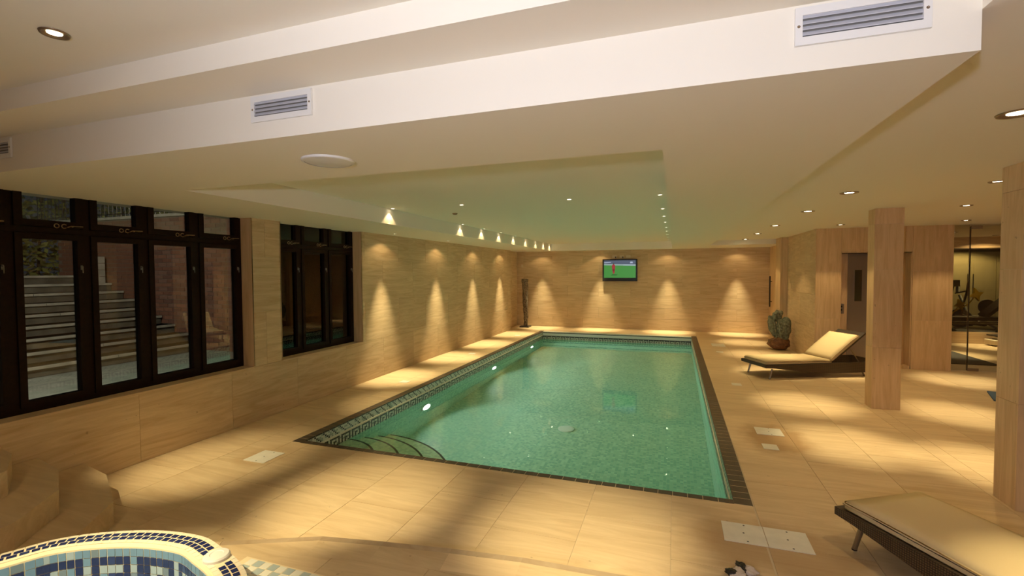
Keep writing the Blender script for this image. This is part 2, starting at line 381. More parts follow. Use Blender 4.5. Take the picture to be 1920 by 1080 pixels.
clad(wall_lift, 'back_panel', 'y', -1, 9.57, 2.672, 3.638, .05, 1.9, 1.1, 1.9, M['wallv'], stag=0)
# closing walls out of view
tag(MB().box(6.0, 6.15, -2.7, 9.35, 0, 2.6).build('wall_side', M['wall']), kind='structure')
tag(MB().box(-4.7, 6.15, -2.75, -2.6, 0, 2.7).build('wall_back', M['wall']), kind='structure')

# ceilings
ce = MB()
CR, CS, CT, CB, CD = 2.33, 2.22, 2.41, 2.42, 2.52
ce.box(-4.6, .79, -2.7, 1.40, CD, CD+.1)                      # high near part
ceiling = tag(ce.build('ceiling', M['plaster']), kind='structure')
MB().box(.79, 9.3, -2.7, 9.7, CR, CR+.3).box(.79, 2.6, 9.7, 12.0, CR, CR+.3).box(4.1, 9.3, 9.7, 17.6, CR, CR+.3).build('side_ceiling', M['plaster'], ceiling)
MB().box(-4.66, .79, 1.40, 1.66, CB, CD+.1).build('upper_step', M['plaster'], ceiling)
bk = MB()
RX0, RX1, RY0, RY1 = -3.34, -.06, 2.47, 13.15
for r in rsub((-4.66, .79, 1.66, 13.7), (RX0, RX1, RY0, RY1)): bk.box(r[0], r[1], r[2], r[3], CS, CD+.1)
bk.box(.79, 2.6, 12.0, 13.7, CS, CD+.1)
MB_b = bk.build('bulkhead', M['plaster'], ceiling)
MB().box(RX0, RX1, RY0, RY1, CT, CD+.1).build('tray_panel', M['plaster'], ceiling)

# pillars
def pillar(x0, x1, y0, y1, label):
    t = thing('pillar', label, 'pillar', ((x0+x1)/2, (y0+y1)/2, 0), group='square stone pillars')
    hx, hy = (x1-x0)/2, (y1-y0)/2
    MB().box(-hx+.0125, hx-.0125, -hy+.0125, hy-.0125, 0, CR).build('core', M['grout'], t)
    zs = [0, .72, 1.62, 2.15, CR]
    for a, b in zip(zs, zs[1:]):
        for (q0, q1, r0, r1) in ((-hx, hx, -hy, -hy+.0115), (-hx, hx, hy-.0115, hy), (-hx, -hx+.0115, -hy+.012, hy-.012), (hx-.0115, hx, -hy+.012, hy-.012)):
            MB().box(q0, q1, r0, r1, a+.001, b-.001).build('panel', M['wallv'], t)
pillar(2.19, 2.47, 6.55, 6.75, 'square stone pillar between the cream lounger and the glass door')
pillar(2.17, 2.47, 4.04, 4.27, 'shaded square stone pillar at the right edge beside the near lounger')

# ------------------------------------------------------------------ windows
def window(name, y0, cols, ylast, x=-4.5):
    # cols: left edges of bays; outer frame from y0 to ylast
    root = D.objects.new(name, None); COL.objects.link(root); root.location = (x, y0, 0); root['kind'] = 'structure'
    L = lambda mb, nm, mt=M['wood'], p=root, **k: mb.build(nm, mt, p, **k)
    Y = lambda y: y-y0
    L(MB().box(-.05, .02, 0, ylast-y0, .604, .645).box(-.05, .02, 0, ylast-y0, 2.37, 2.418), 'frame')
    L(MB().box(-.05, .02, 0, .045, .645, 2.37), 'jamb'); L(MB().box(-.05, .02, ylast-y0-.035, ylast-y0, .645, 2.37), 'jamb')
    L(MB().box(-.05, .024, .045, ylast-y0-.035, 1.93, 1.975), 'transom')
    for m_ in cols[1:]: L(MB().box(-.05, .022, Y(m_)-.022, Y(m_)+.022, .645, 2.37), 'mullion')
    edges = [y0+.045]+[c for c in cols[1:]]+[ylast-.035]
    for i, (a, b) in enumerate(zip(edges, edges[1:])):
        a2 = Y(a)+(.0 if i == 0 else .022)+.003; b2 = Y(b)-(.0 if i == len(edges)-2 else .022)-.003
        for nm, z0, z1, st in (('casement', .648, 1.927, .043), ('fanlight', 1.978, 2.367, .05)):
            s = MB().box(-.03, .034, a2, a2+st, z0, z1).box(-.03, .034, b2-st, b2, z0, z1).box(-.03, .034, a2+st, b2-st, z0, z0+st).box(-.03, .034, a2+st, b2-st, z1-st, z1)
            c = L(s, nm)
            MB().box(-.006, -.002, a2+st, b2-st, z0+st, z1-st).build('pane', M['pane'], c)
            if nm == 'casement':
                MB().box(.034, .040, b2-.028, b2-.016, 1.655, 1.69).tube((.040, b2-.022, 1.68), (.052, b2-.022, 1.68), .005).tube((.052, b2-.022, 1.683), (.053, b2-.022, 1.63), .004, .003).build('handle', M['grey'], c)
            else:   # curled casement stay
                zz = z0+.012; yy = b2-.20; h = MB()
                pts = [(.050, yy+.02+.016*math.cos(t), zz+.016*math.sin(t)) for t in [k*PI/4 for k in range(8)]]
                h.path(pts+[pts[0]], .0035, 6)
                pts = [(.050, yy+.068+.018*math.cos(t), zz+.016*math.sin(t)) for t in [k*PI/4+PI/4 for k in range(7)]]
                h.path(pts, .0035, 6); h.path([(.050, yy+.085, zz-.008), (.050, yy+.11, zz+.004), (.05, yy+.19, zz+.006)], .004, 6)
                h.tube((.03, yy+.12, zz), (.052, yy+.12, zz), .006, seg=6)
                h.build('stay', M['ring'], c)
window('window_1', .92, [.92, 1.55, 2.02, 2.49, 2.935, 3.415], 3.925)
window('window_2', 4.325, [4.325, 4.777, 5.275], 5.82)

# ------------------------------------------------------------------ pool
pool = thing('swimming_pool', 'long sunken swimming pool of teal mosaic with dark brown coping', 'pool', (0, 0, 0))
PD = -1.32
sh = MB()
sh.box(IX0-.09, IX0, IY0-.05, IY1, PD-.1, -.2).box(IX1, IX1+.09, IY0-.05, IY1, PD-.1, -.2)
sh.box(IX0-.09, IX1+.09, IY0-.055, IY0, PD-.1, -.2).box(IX0-.09, IX1+.09, IY1, IY1+.1, PD-.1, -.2)
sh.box(IX0, IX1, IY0, IY1, PD-.1, PD)
sh.build('basin', M['mosaic'], pool)
# freeboard: built tile by tile, pale and grey specks, a white moulding and a dark key pattern at the water line
KEY = ["1111110", "1000010", "1011010", "1010010", "1010110"]
def band(p0, p1, inward, n_c=.025):
    P0, P1 = Vector(p0), Vector(p1); d = (P1-P0); Ln = d.length; d.normalize(); inn = Vector(inward)
    mb = MB(); bk_ = MB()
    a, b = P0, P1
    bk_.face([a+Vector((0, 0, -.215)), b+Vector((0, 0, -.215)), b+Vector((0, 0, -.012)), a+Vector((0, 0, -.012))])
    n = int(Ln/n_c)
    rows = [(-.012-.0185*(k+1), .0175, 'm') for k in range(4)]
    for i in range(n):
        for j in range(4):
            z = -.014-.0185*j
            mi = random.choice((0, 0, 1)) if (i*7+j*3) % 5 else 2
            q0 = a+d*(i*n_c+.0015)+inn*.001; q1 = a+d*((i+1)*n_c-.0015)+inn*.001
            mb.face([q0+Vector((0, 0, z-.017)), q1+Vector((0, 0, z-.017)), q1+Vector((0, 0, z)), q0+Vector((0, 0, z))], mi)
        for j in range(5):
            z = -.112-.0195*j
            mi = 2 if KEY[j][i % 7] == '1' else (0 if (i+j) % 3 else 1)
            q0 = a+d*(i*n_c+.001)+inn*.001; q1 = a+d*((i+1)*n_c-.001)+inn*.001
            mb.face([q0+Vector((0, 0, z-.0185)), q1+Vector((0, 0, z-.0185)), q1+Vector((0, 0, z)), q0+Vector((0, 0, z))], mi)
    o = mb.build('mosaic_band', [M['moslight'], M['mosmid'], M['mosdark']], pool); o['kind'] = 'stuff'
    bk_.build('band_backing', M['mosgrout'], pool)
    md = MB()
    for z in (-.094, -.106):
        md.tube(a+inn*.002+Vector((0, 0, z)), b+inn*.002+Vector((0, 0, z)), .0045, seg=6)
    md.build('moulding', M['spacream'], pool)
band((IX0, IY0, 0), (IX0, IY1, 0), (1, 0, 0)); band((IX1, IY1, 0), (IX1, IY0, 0), (-1, 0, 0))
MB().box(IX0-.09, IX0-.001, IY0-.05, IY1, -.2, -.012).box(IX1+.001, IX1+.09, IY0-.05, IY1, -.2, -.012).box(IX0-.09, IX1+.09, IY0-.055, IY0-.001, -.2, -.012).build('rim_wall', M['mosgrout'], pool)
# coping tiles, one by one
def coping(x0, x1, y0, y1):
    MB().box(-(x1-x0)/2, (x1-x0)/2, -(y1-y0)/2, (y1-y0)/2, -.013, .002)
cop = {}
def put_tile(x, y, wx, wy):
    k = (round(wx, 4), round(wy, 4))
    if k not in cop: cop[k] = MB().box(-wx/2, wx/2, -wy/2, wy/2, -.0115, .002).mesh('coping_tile', M['coping'])
    link('coping_tile', cop[k], pool, (x, y, 0))
n = 89; st = (PY1-PY0)/n
for i in range(n):
    y = PY0+st*(i+.5)
    put_tile((PX0+IX0)/2, y, IX0-PX0+.004, st-.0075); put_tile((PX1+IX1)/2, y, PX1-IX1+.004, st-.0075)
n = 37; st = (IX1-IX0)/n
for i in range(n): put_tile(IX0+st*(i+.5), (PY0+IY0)/2, st-.005, IY0-PY0+.004)
g_ = MB().box(PX0, IX0-.001, PY0, PY1, -.012, .0008).box(IX1+.001, PX1, PY0, PY1, -.012, .0008).box(IX0, IX1, PY0, IY0-.001, -.012, .0008)
g_.build('coping_grout', M['grout'], pool)
# cover housing at the far end
MB().box(IX0, IX1, IY1-.012, PY1, -.016, .001).build('cover_lid', M['marble'], pool)
MB().box(IX0, IX1, IY1, IY1+.01, -.038, -.012).box(IX0, IX1, IY1-.011, IY1+.01, -.124, -.106).build('cover_slot', M['black'], pool)
MB().box(IX0+.01, IX1-.01, IY1-.010, IY1+.02, -.108, -.036).build('cover_panel', M['white'], pool)
mb = MB()
for i in range(int((IX1-IX0)/.018)):
    for j in range(4):
        mi = 2 if KEY[j][i % 7] == '1' else 0
        x = IX0+i*.018; z = -.126-.0175*j
        mb.face([(x+.001, IY1-.002, z-.0165), (x+.017, IY1-.002, z-.0165), (x+.017, IY1-.002, z), (x+.001, IY1-.002, z)], mi)
mb.build('end_mosaic_band', [M['moslight'], M['mosmid'], M['mosdark']], pool)['kind'] = 'stuff'
MB().box(IX0, IX1, IY1, IY1+.03, -.215, -.118).build('end_backing', M['mosgrout'], pool)
MB().box(IX0, IX1, IY1-.16, IY1, PD, -.34).build('end_ledge', M['mosaic'], pool)
# corner steps
for r, z in ((.61, -.21), (.865, -.40), (1.12, -.60), (1.37, -.80)):
    pts = [(IX0, IY0)]+[(-3.37+r*math.cos(t), max(IY0, 3.66+r*math.sin(t))) for t in [k*PI/2/20 for k in range(21)]]
    s = MB().prism(pts, z-.2 if z > -.8 else PD, z-.001).build('step', M['stepmos'], pool)
    arc = MB(); th = .022
    for k in range(30):
        t0, t1 = k*PI/2/30-.02, (k+1)*PI/2/30-.02
        P_ = [( -3.37+q*math.cos(t), 3.66+q*math.sin(t)) for q, t in ((r-th, t0), (r+.003, t0), (r+.003, t1), (r-th, t1))]
        arc.prism(P_, z-.03, z)
    arc.build('nosing', M['mosdark'], s)
# drain
dr = MB().lathe([(.115, 0), (.115, .012), (.09, .018), (.03, .02), (.001, .02)], (0, 0, 0), 24)
dr.build('drain', M['white'], pool, (-1.42, 6.42, PD))
# water
wt = MB()
wt.face([(IX0, IY0, -.2), (IX1, IY0, -.2), (IX1, IY1, -.2), (IX0, IY1, -.2)])
wt.build('water', M['water'], pool)
M['poollamp'] = plain('pool_lamp_glow', (1, 1, 1), .4, emit=(1, .97, .85), es=9)
for (y, z) in ((5.949, -.579), (8.635, -.52), (11.243, -.50)):
    o = MB().lathe([(.14, 0), (.14, .012), (.115, .02), (.105, .02)], seg=28, cap=False).build('pool_light', M['white'], pool, (IX0, y, z)); o.rotation_euler = (0, PI/2, 0)
    MB().lathe([(.105, .006), (.09, .026), (.04, .036), (.001, .038)], seg=28, cap=False).build('lens', M['poollamp'], o)
    spot('pool_lamp', (IX0+.07, y, z), (IX0+2.4, y, z-.75), 80, 150, .6, POOLC, .06)

# ------------------------------------------------------------------ access covers in the floor
def cover(x0, x1, y0, y1, label, holes=1, group='square access covers set in the floor'):
    t = thing('access_cover', label, 'floor cover', ((x0+x1)/2, (y0+y1)/2, 0), group=group)
    hx, hy = (x1-x0)/2, (y1-y0)/2
    MB().box(-hx, hx, -hy, hy, .0004, .004).build('lid', M['marble'], t)
    if holes:
        for q in (-.42, 0, .42):
            MB().lathe([(.006, .0041), (.006, .0046), (.001, .0046)], (0 if not q else hx*.1, q*2*hy*.98*.98, 0), 8).build('screw', M['black'], t)
cover(-3.53, -3.305, 3.06, 3.298, 'pale square floor cover by the left wall near the pool corner')
cover(.295, .531, 3.048, 3.28, 'left one of the joined pair of pale floor covers by the near lounger')
cover(.535, .771, 3.048, 3.28, 'right one of the joined pair of pale floor covers by the near lounger')
cover(.785, 1.027, 5.165, 5.39, 'larger pale floor cover in the orange stain right of the pool')
cover(.779, .905, 4.75, 4.89, 'small pale floor cover just below the larger one in the orange stain', 0)
cover(.784, .91, 7.28, 7.43, 'small pale floor cover between the pool and the foot of the raised lounger', 0)
cover(.781, 1.043, 10.95, 11.37, 'pale floor cover by the far right corner of the pool')
cover(.80, .93, 10.15, 10.28, 'tiny pale floor cover just nearer than the one at the far right pool corner', 0)
cover(-3.84, -3.71, 5.99, 6.12, 'nearest tiny floor cover between the pool and the left wall', 0)
cover(-3.86, -3.73, 8.51, 8.64, 'middle tiny floor cover between the pool and the left wall', 0)
cover(-3.85, -3.72, 11.32, 11.45, 'farthest tiny floor cover between the pool and the left wall', 0)

# ------------------------------------------------------------------ ceiling downlights
_dl = {}
def downlight(x, y, z, label, group, r=.045, hot=1.0, wide=1.0, aim=None, ang=37, wang=96, big=False):
    t = thing('downlight', label, 'downlight', (x, y, z), group=group)
    k = (r, big)
    if k not in _dl:
        R = r*1.0
        ringm = MB().lathe([(R, -.001), (R*.93, -.006), (R*.74, -.004), (R*.70, .0)], seg=20, cap=False).mesh('trim_ring', M['ring'] if big else M['white'], smooth=True)
        lm = MB().lathe([(R*(.5 if big else .66), -.0022), (R*.3, -.0035), (.001, -.004)], seg=16, cap=False).mesh('bulb', M['lamp'])
        if big: ringm = MB().lathe([(R, -.001), (R*.95, -.007), (R*.80, -.006), (R*.72, -.0015), (R*.3, -.0008)], seg=24, cap=False).mesh('trim_ring', M['ring'], smooth=True)
        _dl[k] = (ringm, lm)
    link('trim_ring', _dl[k][0], t); link('bulb', _dl[k][1], t)
    a = aim or (x, y, 0)
    p = Vector((x, y, z-.012))
    if hot: spot('beam', p, a, P_HOT*hot, ang, 1.0, BEAM, .012, t)
    if wide: spot('spill', p, a, P_WIDE*wide, wang, .35, WARM, .012, t)
G = 'downlights along the right side ceiling'
for (x, y, lb) in ((1.47, 2.80, 'downlight at the right edge over the near lounger'), (1.51, 5.12, 'dark rimmed downlight nearest in the row right of the pool'), (1.51, 6.54, 'second dark rimmed downlight in the row right of the pool'),
                   (1.50, 8.43, 'third downlight in the row right of the pool'), (1.50, 10.10, 'fourth downlight in the row right of the pool'), (1.50, 11.75, 'fifth and farthest downlight in the row right of the pool'),
                   (2.46, 4.90, 'bright downlight just left of the near shaded pillar'), (3.05, 6.60, 'dark rimmed downlight between the two pillars'),
                   (2.44, 8.63, 'bright downlight in front of the lift niche'), (3.97, 8.59, 'bright downlight in front of the glass door')):
    near = x == 1.47
    downlight(x, y, CR, lb, G, r=.075 if abs(x-1.5) < .05 else .058, big=True, wide=2.4, hot=.62 if near else .66, aim=(1.72, 2.45, 0) if near else None, ang=34)
for k, (x, y) in enumerate(((4.5, 7.0),)):
    downlight(x, y, CR, 'downlight hidden behind the near pillar towards the glass door', G, r=.06, big=True)
NTH = ('first', 'second', 'third', 'fourth', 'fifth', 'sixth', 'seventh', 'eighth', 'ninth', 'tenth')
for k, y in enumerate((5.05, 7.09, 8.0, 8.9, 9.8, 10.7, 11.55, 12.3, 12.95)):
    downlight(-3.285, y, CT, f'{NTH[k]} small downlight from the near end along the left edge of the ceiling tray', 'left row of the ceiling tray', r=.03, hot=.35, wide=.42)
for k, y in enumerate((5.13, 6.28, 7.13, 8.0, 8.95, 9.8, 10.7, 11.6, 12.3, 12.95)):
    downlight(-.145, y, CT, f'{NTH[k]} small downlight from the near end along the right edge of the ceiling tray', 'right row of the ceiling tray', r=.03, hot=.35, wide=.30)
for x, y, lb in ((-2.36, 5.06, 'left of the two downlights across the near end of the ceiling tray'), (-1.09, 5.1, 'right of the two downlights across the near end of the ceiling tray'),
                 (-2.28, 12.95, 'left of the two downlights across the far end of the ceiling tray'), (-1.02, 12.95, 'right of the two downlights across the far end of the ceiling tray')):
    downlight(x, y, CT, lb, 'tray end downlights', r=.032, hot=.35, wide=.3)
for k, (x, y) in enumerate(((-4.07, 6.3), (-4.07, 8.1), (-4.07, 9.84), (-4.07, 11.6))):
    downlight(x, y, CS, f'{NTH[k]} wall washing downlight from the windows along the left wall', 'wall washers along the left wall', r=.03, hot=1.25, wide=.5, ang=41, wang=130)
for k, (x, lb) in enumerate(((-3.70, 'wall washing downlight above the tall carved sculpture'), (-1.98, 'wall washing downlight just left of the television'), (-.16, 'wall washing downlight right of the television'), (1.54, 'wall washing downlight at the far right near the corner door'))):
    downlight(x, 13.27, CS, lb, 'wall washers along the far wall', r=.04, hot=1.15, wide=.4, ang=40, wang=130)
for k, (x, lb) in enumerate(((-3.95, 'high ceiling downlight beyond the left edge of the picture'), (-2.19, 'bright downlight with metal rim in the high ceiling at upper left'), (-.62, 'high ceiling downlight above the top edge of the picture'))):
    downlight(x, 1.14, CD, lb, 'downlights in the high near ceiling', r=.046, big=True, aim=(x+(.08 if k else .22), 2.74 if k else 2.95, 0), hot=1.4 if k else 1.1, wide=0, ang=31 if k else 29)
for x, y, lb in ((-2.5, .15, 'added unseen high ceiling downlight above the spa tub'), (-.9, .1, 'added unseen high ceiling downlight over the platform behind the spa tub')):  # both added out of view to brighten the tub rim and platform
    downlight(x, y, CD, lb, 'downlights in the high near ceiling', r=.046, big=True, hot=1.9 if x < -2 else .9, wide=2, ang=38, wang=105, aim=(x+.12, 1.12, .3) if x < -2 else None)
downlight(-.1, -1.3, CD, 'downlight in the high ceiling behind the camera', 'downlights in the high near ceiling', r=.046, big=True)

# ceiling speaker, sensors
t = thing('ceiling_speaker', 'round white ceiling speaker grille in the soffit before the tray', 'speaker', (-1.75, 2.085, CS))
MB().lathe([(.135, 0), (.135, -.008), (.128, -.012), (.12, -.012)], seg=40, cap=False).build('rim', M['white'], t, smooth=True)
MB().lathe([(.12, -.010), (.06, -.016), (.001, -.017)], seg=40, cap=False).build('grille', M['white'], t, smooth=True)
t = thing('smoke_detector', 'small flat round detector on the tray ceiling between downlights', 'detector', (-2.78, 5.75, CT))
MB().lathe([(.035, 0), (.035, -.012), (.02, -.022), (.001, -.022)], seg=20, cap=False).build('base', M['ring'], t)
# vents
def vent(xc, label):
    t = thing('air_vent', label, 'vent', (xc, 1.66, 2.353), group='white louvred vents in the bulkhead')
    W_, H_ = .336, .112; w_, h_ = .296, .064
    for q in ((-W_/2, W_/2, h_/2, H_/2), (-W_/2, W_/2, -H_/2, -h_/2), (-W_/2, -w_/2, -h_/2, h_/2), (w_/2, W_/2, -h_/2, h_/2)):
        MB().box(q[0], q[1], -.010, -.001, q[2], q[3]).build('frame_bar', M['white'], t)
    MB().box(-w_/2, w_/2, -.0035, -.001, -h_/2, h_/2).build('backing', M['grey'], t)
    for k in range(4):
        z = -h_/2+.008+k*.0165
        MB().face([(-w_/2, -.010, z-.004), (w_/2, -.010, z-.004), (w_/2, -.0036, z+.0085), (-w_/2, -.0036, z+.0085)]).box(-w_/2, w_/2, -.0105, -.0095, z-.0048, z-.003).build('blade', M['vent'], t)
    for s in (-1, 1):
        o = MB().lathe([(.0045, 0), (.003, .002), (.001, .002)], seg=8, cap=False).build('screw', M['ring'], t, (s*.158, -.010, 0)); o.rotation_euler = (PI/2, 0, 0)
vent(.508, 'large looking white louvred vent at the right end of the bulkhead')
vent(-1.638, 'white louvred vent in the middle of the bulkhead above the round speaker')
vent(-3.775, 'white louvred vent cut by the left edge of the picture')

# ------------------------------------------------------------------ stone stairs at the left, low platform, spa tub
st_ = thing('stone_stairs', 'angular limestone steps beside the spa tub at lower left', 'stairs', (-3.9, 1.2, 0))
def ccw(p): return p if area(p) > 0 else p[::-1]
for z0, z1, P_ in ((0.001, .15, [(-4.325, 2.335), (-3.929, 2.258), (-3.425, 2.0), (-3.165, 1.65), (-3.12, 1.2), (-3.3, .2), (-4.325, .2)]),
                   (.15, .30, [(-4.325, 2.06), (-3.935, 1.98), (-3.566, 1.79), (-3.32, 1.47), (-3.25, 1.0), (-3.4, .2), (-4.325, .2)]),
                   (.30, .45, [(-4.325, 1.86), (-4.09, 1.815), (-3.77, 1.65), (-3.6, 1.3), (-3.6, .2), (-4.325, .2)])):
    MB().prism(ccw([(x+3.9, y-1.2) for x, y in P_]), z0, z1).build('tread', M['floor'], st_)
pf = thing('spa_platform', 'low curved limestone platform around the spa tub', 'platform', (-1, 1, 0))
PZ = .10
outer = [(-2.50, 1.70), (-2.50, 1.90), (-2.42, 1.952), (-1.914, 2.175), (-1.546, 2.241), (-1.15, 2.30), (-.756, 2.347), (-.204, 2.369), (.10, 2.30), (.35, 2.12), (.52, 1.85), (.6, 1.4), (.6, -.6), (-1.1, -.6)]
# spa outline
RZ = .30
ctl = [(-3.15, .95), (-3.06, 1.18), (-2.985, 1.32), (-2.90, 1.455), (-2.74, 1.57), (-2.50, 1.665), (-2.24, 1.697), (-2.05, 1.655), (-1.88, 1.60), (-1.74, 1.52), (-1.62, 1.38), (-1.50, 1.15), (-1.35, .85), (-1.25, .45), (-1.40, .05), (-1.8, -.2), (-2.4, -.25), (-2.9, .0), (-3.14, .45)]
def cr(p, n_):
    out = []; k = len(p)
    for i in range(k):
        a, b, c, d = [Vector(p[(i+j-1) % k]) for j in range(4)]
        for q in range(n_):
            t = q/n_
            out.append(.5*((2*b)+(-a+c)*t+(2*a-5*b+4*c-d)*t*t+(-a+3*b-3*c+d)*t**3))
    return out
loop = cr(ctl, 24)
cum = [0]
for i in range(len(loop)): cum.append(cum[-1]+(loop[(i+1) % len(loop)]-loop[i]).length)
LT = cum[-1]
def at(s):
    s = s % LT
    import bisect
    i = min(bisect.bisect_right(cum, s)-1, len(loop)-1); t = (s-cum[i])/(cum[i+1]-cum[i])
    a, b = loop[i], loop[(i+1) % len(loop)]; p = a.lerp(b, t)
    a2, b2 = loop[i-1], loop[(i+2) % len(loop)]
    d = ((b-a).normalized()*2+(b2-a2).normalized()).normalized()
    return p, Vector((d.y, -d.x))                 # ctl runs clockwise: inward normal is to the right
def ring_pt(s, off, z): p, n_ = at(s); q = p+n_*off; return (q.x, q.y, z)
NS = 150
tub = thing('spa_tub', 'raised spa tub lined with blue mosaic and rimmed in cream tile', 'spa tub', (0, 0, 0))
prof = [(0, 0.001), (0, RZ-.02), (.006, RZ-.006), (.02, RZ), (.106, RZ), (.118, RZ-.004), (.124, RZ-.014), (.124, RZ-.02), (.122, .03)]
rim = MB(); gm = []
for i in range(NS):
    for j in range(len(prof)-1):
        a, b = LT*i/NS, LT*(i+1)/NS
        rim.face([ring_pt(a, *prof[j]), ring_pt(b, *prof[j]), ring_pt(b, *prof[j+1]), ring_pt(a, *prof[j+1])], 1 if j == len(prof)-2 else 0)
rim.build('rim', [M['spagrout'], M['spagrout']], tub, smooth=False)
MB().prism(ccw([ring_pt(LT*i/NS, .118, 0)[:2] for i in range(NS)]), .012, .03).build('basin_floor', M['spa_sky'], tub)
def cyz(pt):
    v = Vector(pt)-Vector((0, 0, 1.62)); yaw = .3314
    dep = -math.sin(yaw)*v.x+math.cos(yaw)*v.y; r_ = math.cos(yaw)*v.x+math.sin(yaw)*v.y
    if dep < .3: return (9999, 9999)
    return (960+885*r_/dep, 511-885*v.z/dep)
def shown(pt): u, v = cyz(pt); return -90 < u < 2000 and 900 < v < 1150
def raised(pts, nrm, h): # small tile with side walls
    mb = MB(); P_ = [Vector(p) for p in pts]; c = sum(P_, Vector())/4; Q = [p+Vector(nrm)*h for p in P_]
    n0 = [tuple(p-c) for p in P_]; n1 = [tuple(p-c) for p in Q]
    mb.face(n1)
    for k in range(4): mb.face([n0[k], n0[(k+1) % 4], n1[(k+1) % 4], n1[k]])
    return mb, c
def add_tile(store, name, pts, nrm, h, mat, rest):
    ctr = [sum(p[k] for p in pts)/4 for k in range(3)]
    if shown(ctr) and store[0] < 298:
        mb, c = raised(pts, nrm, h); mb.build(name, mat, tub, c); store[0] += 1
    else:
        mb, c = raised(pts, nrm, h); rest.append((mb, c, mat))
def join_rest(rest, name, parent):
    if not rest: return
    mats = []; out = MB()
    for mb, c, m_ in rest:
        if m_ not in mats: mats.append(m_)
        n_ = len(out.v); out.v += [(v[0]+c.x, v[1]+c.y, v[2]+c.z) for v in mb.v]; out.f += [tuple(n_+i for i in f) for f in mb.f]; out.m += [mats.index(m_)]*len(mb.f)
    out.build(name, mats, parent)['kind'] = 'stuff'
pit = .0405; nt_ = int(LT/pit); pit = LT/nt_
DISC = Vector((-2.01, 1.605)); s0 = [0]; s1 = [0]; rest1 = []; rest2 = []
for i in range(nt_):
    for (o0, o1, sh_) in ((.026, .052, 0), (.058, .084, .5)):
        a = (i+sh_)*pit+.004; b = (i+1+sh_)*pit-.004
        pts = [ring_pt(a, o0, RZ), ring_pt(b, o0, RZ), ring_pt(b, o1, RZ), ring_pt(a, o1, RZ)]
        if (Vector(pts[0][:2])-DISC).length < .075: continue
        add_tile(s0, 'dark_tile', pts, (0, 0, 1), .0015, random.choice((M['spa_navy'], M['spa_navy'], M['spa_navy2'])), rest1)
KEY2 = ["S", None]
PAT = ["0000000000000", "1111101111101", "1000101000101", "1011101011101", "1010001010001", "1010111010111", "1110100010100"]
for i in range(nt_):
    for j in range(6):
        z = RZ-.022-j*.041; a = i*pit+.0018; b = (i+1)*pit-.0018; of = .1245
        pts = [ring_pt(a, of, z), ring_pt(b, of, z), ring_pt(b, of, z-.0375), ring_pt(a, of, z-.0375)]
        p, n_ = at((a+b)/2)
        if j == 0: m_ = random.choice(('sky', 'sky', 'pale', 'sky', 'slate'))
        elif PAT[j % 7][i % 13] == '1': m_ = random.choice(('navy', 'navy', 'navy2'))
        else: m_ = random.choice(('pale', 'sky', 'pale', 'slate'))
        add_tile(s1, 'mosaic_tile', pts, (n_.x, n_.y, 0), .0015, M['spa_'+m_], rest2)
rest3 = []
for i in range(nt_):
    for (o0, o1) in ((.003, .022), (.088, .112)):
        a = i*pit+.0012; b = (i+1)*pit-.0012
        pts = [ring_pt(a, o0, RZ), ring_pt(b, o0, RZ), ring_pt(b, o1, RZ), ring_pt(a, o1, RZ)]
        mb, c = raised(pts, (0, 0, 1), .0012); rest3.append((mb, c, M['spacream']))
join_rest(rest3, 'cream_tile_run', tub)
join_rest(rest1, 'dark_tile_run', tub); join_rest(rest2, 'mosaic_tile_run', tub)
MB().lathe([(.056, 0), (.056, .012), (.050, .019), (.030, .021), (.026, .018), (.001, .018)], (0, 0, 0), 36).build('control_disc', M['white'], tub, (DISC.x+.008, DISC.y-.022, RZ), smooth=False)

# platform: border stones and slabs clipped to its outline, stopping at the rim of the tub
rimline = [tuple(loop[i]) for i in range(24*5, 24*15, 4)]          # clockwise along the right side of the tub
rimline = [(x+.012*(1 if x > -2.2 else .3), y+.008) for x, y in rimline]
poly_all = outer[1:]+rimline[::-1]
poly_all = [p for p in poly_all]
def rim_in(poly, d):
    out = []; k = len(poly)
    for i in range(k):
        a, b, e = Vector(poly[max(0, i-1)]), Vector(poly[i]), Vector(poly[min(k-1, i+1)])
        n_ = Vector((0, 0))
        if (b-a).length > 0: n1 = (b-a).normalized(); n_ += Vector((n1.y, -n1.x))
        if (e-b).length > 0: n2 = (e-b).normalized(); n_ += Vector((n2.y, -n2.x))
        n_.normalize(); out.append(tuple(b+n_*d))
    return out
edge = outer[1:-1]; inn_ = rim_in(edge, .19); nos_ = rim_in(edge, .045)
MB().prism(ccw([(x+1, y-1) for x, y in poly_all]), .001, PZ-.012).build('base', M['grout'], pf)
for i in range(len(edge)-1):
    if i == 0: continue
    MB().prism(ccw([(x+1, y-1) for x, y in (nos_[i], nos_[i+1], inn_[i+1], inn_[i])]), PZ-.012, PZ+.0002).build('border_stone', M['floor'], pf)
    MB().prism(ccw([(x+1, y-1) for x, y in (edge[i], edge[i+1], nos_[i+1], nos_[i])]), PZ-.012, PZ-.001).build('nosing', M['border'], pf)
MB().prism(ccw([(x+1, y-1) for x, y in (edge[0], edge[1], inn_[1], (-2.40, 1.72), (-2.49, 1.72))]), PZ-.012, PZ+.0005).build('border_stone', M['floor'], pf)
inner_poly = ccw(inn_[1:]+[(-1.1, -.6)]+rimline[::-1])
for i in range(-2, 8):
    for j in range(-2, 4):
        x0 = -3.0+i*.54+(.0 if j % 2 else .2); y0 = -.6+j*.9
        P_ = inner_poly
        for a, b, c in ((-1, 0, -(x0+.0015)), (1, 0, x0+.5385), (0, -1, -(y0+.0015)), (0, 1, y0+.8985)): P_ = clip(P_, a, b, c) if len(P_) > 2 else P_
        if len(P_) > 2 and abs(area(P_)) > .002:
            MB().prism(ccw([(x+1, y-1) for x, y in P_]), PZ-.012, PZ).build('slab', M['floor'], pf)
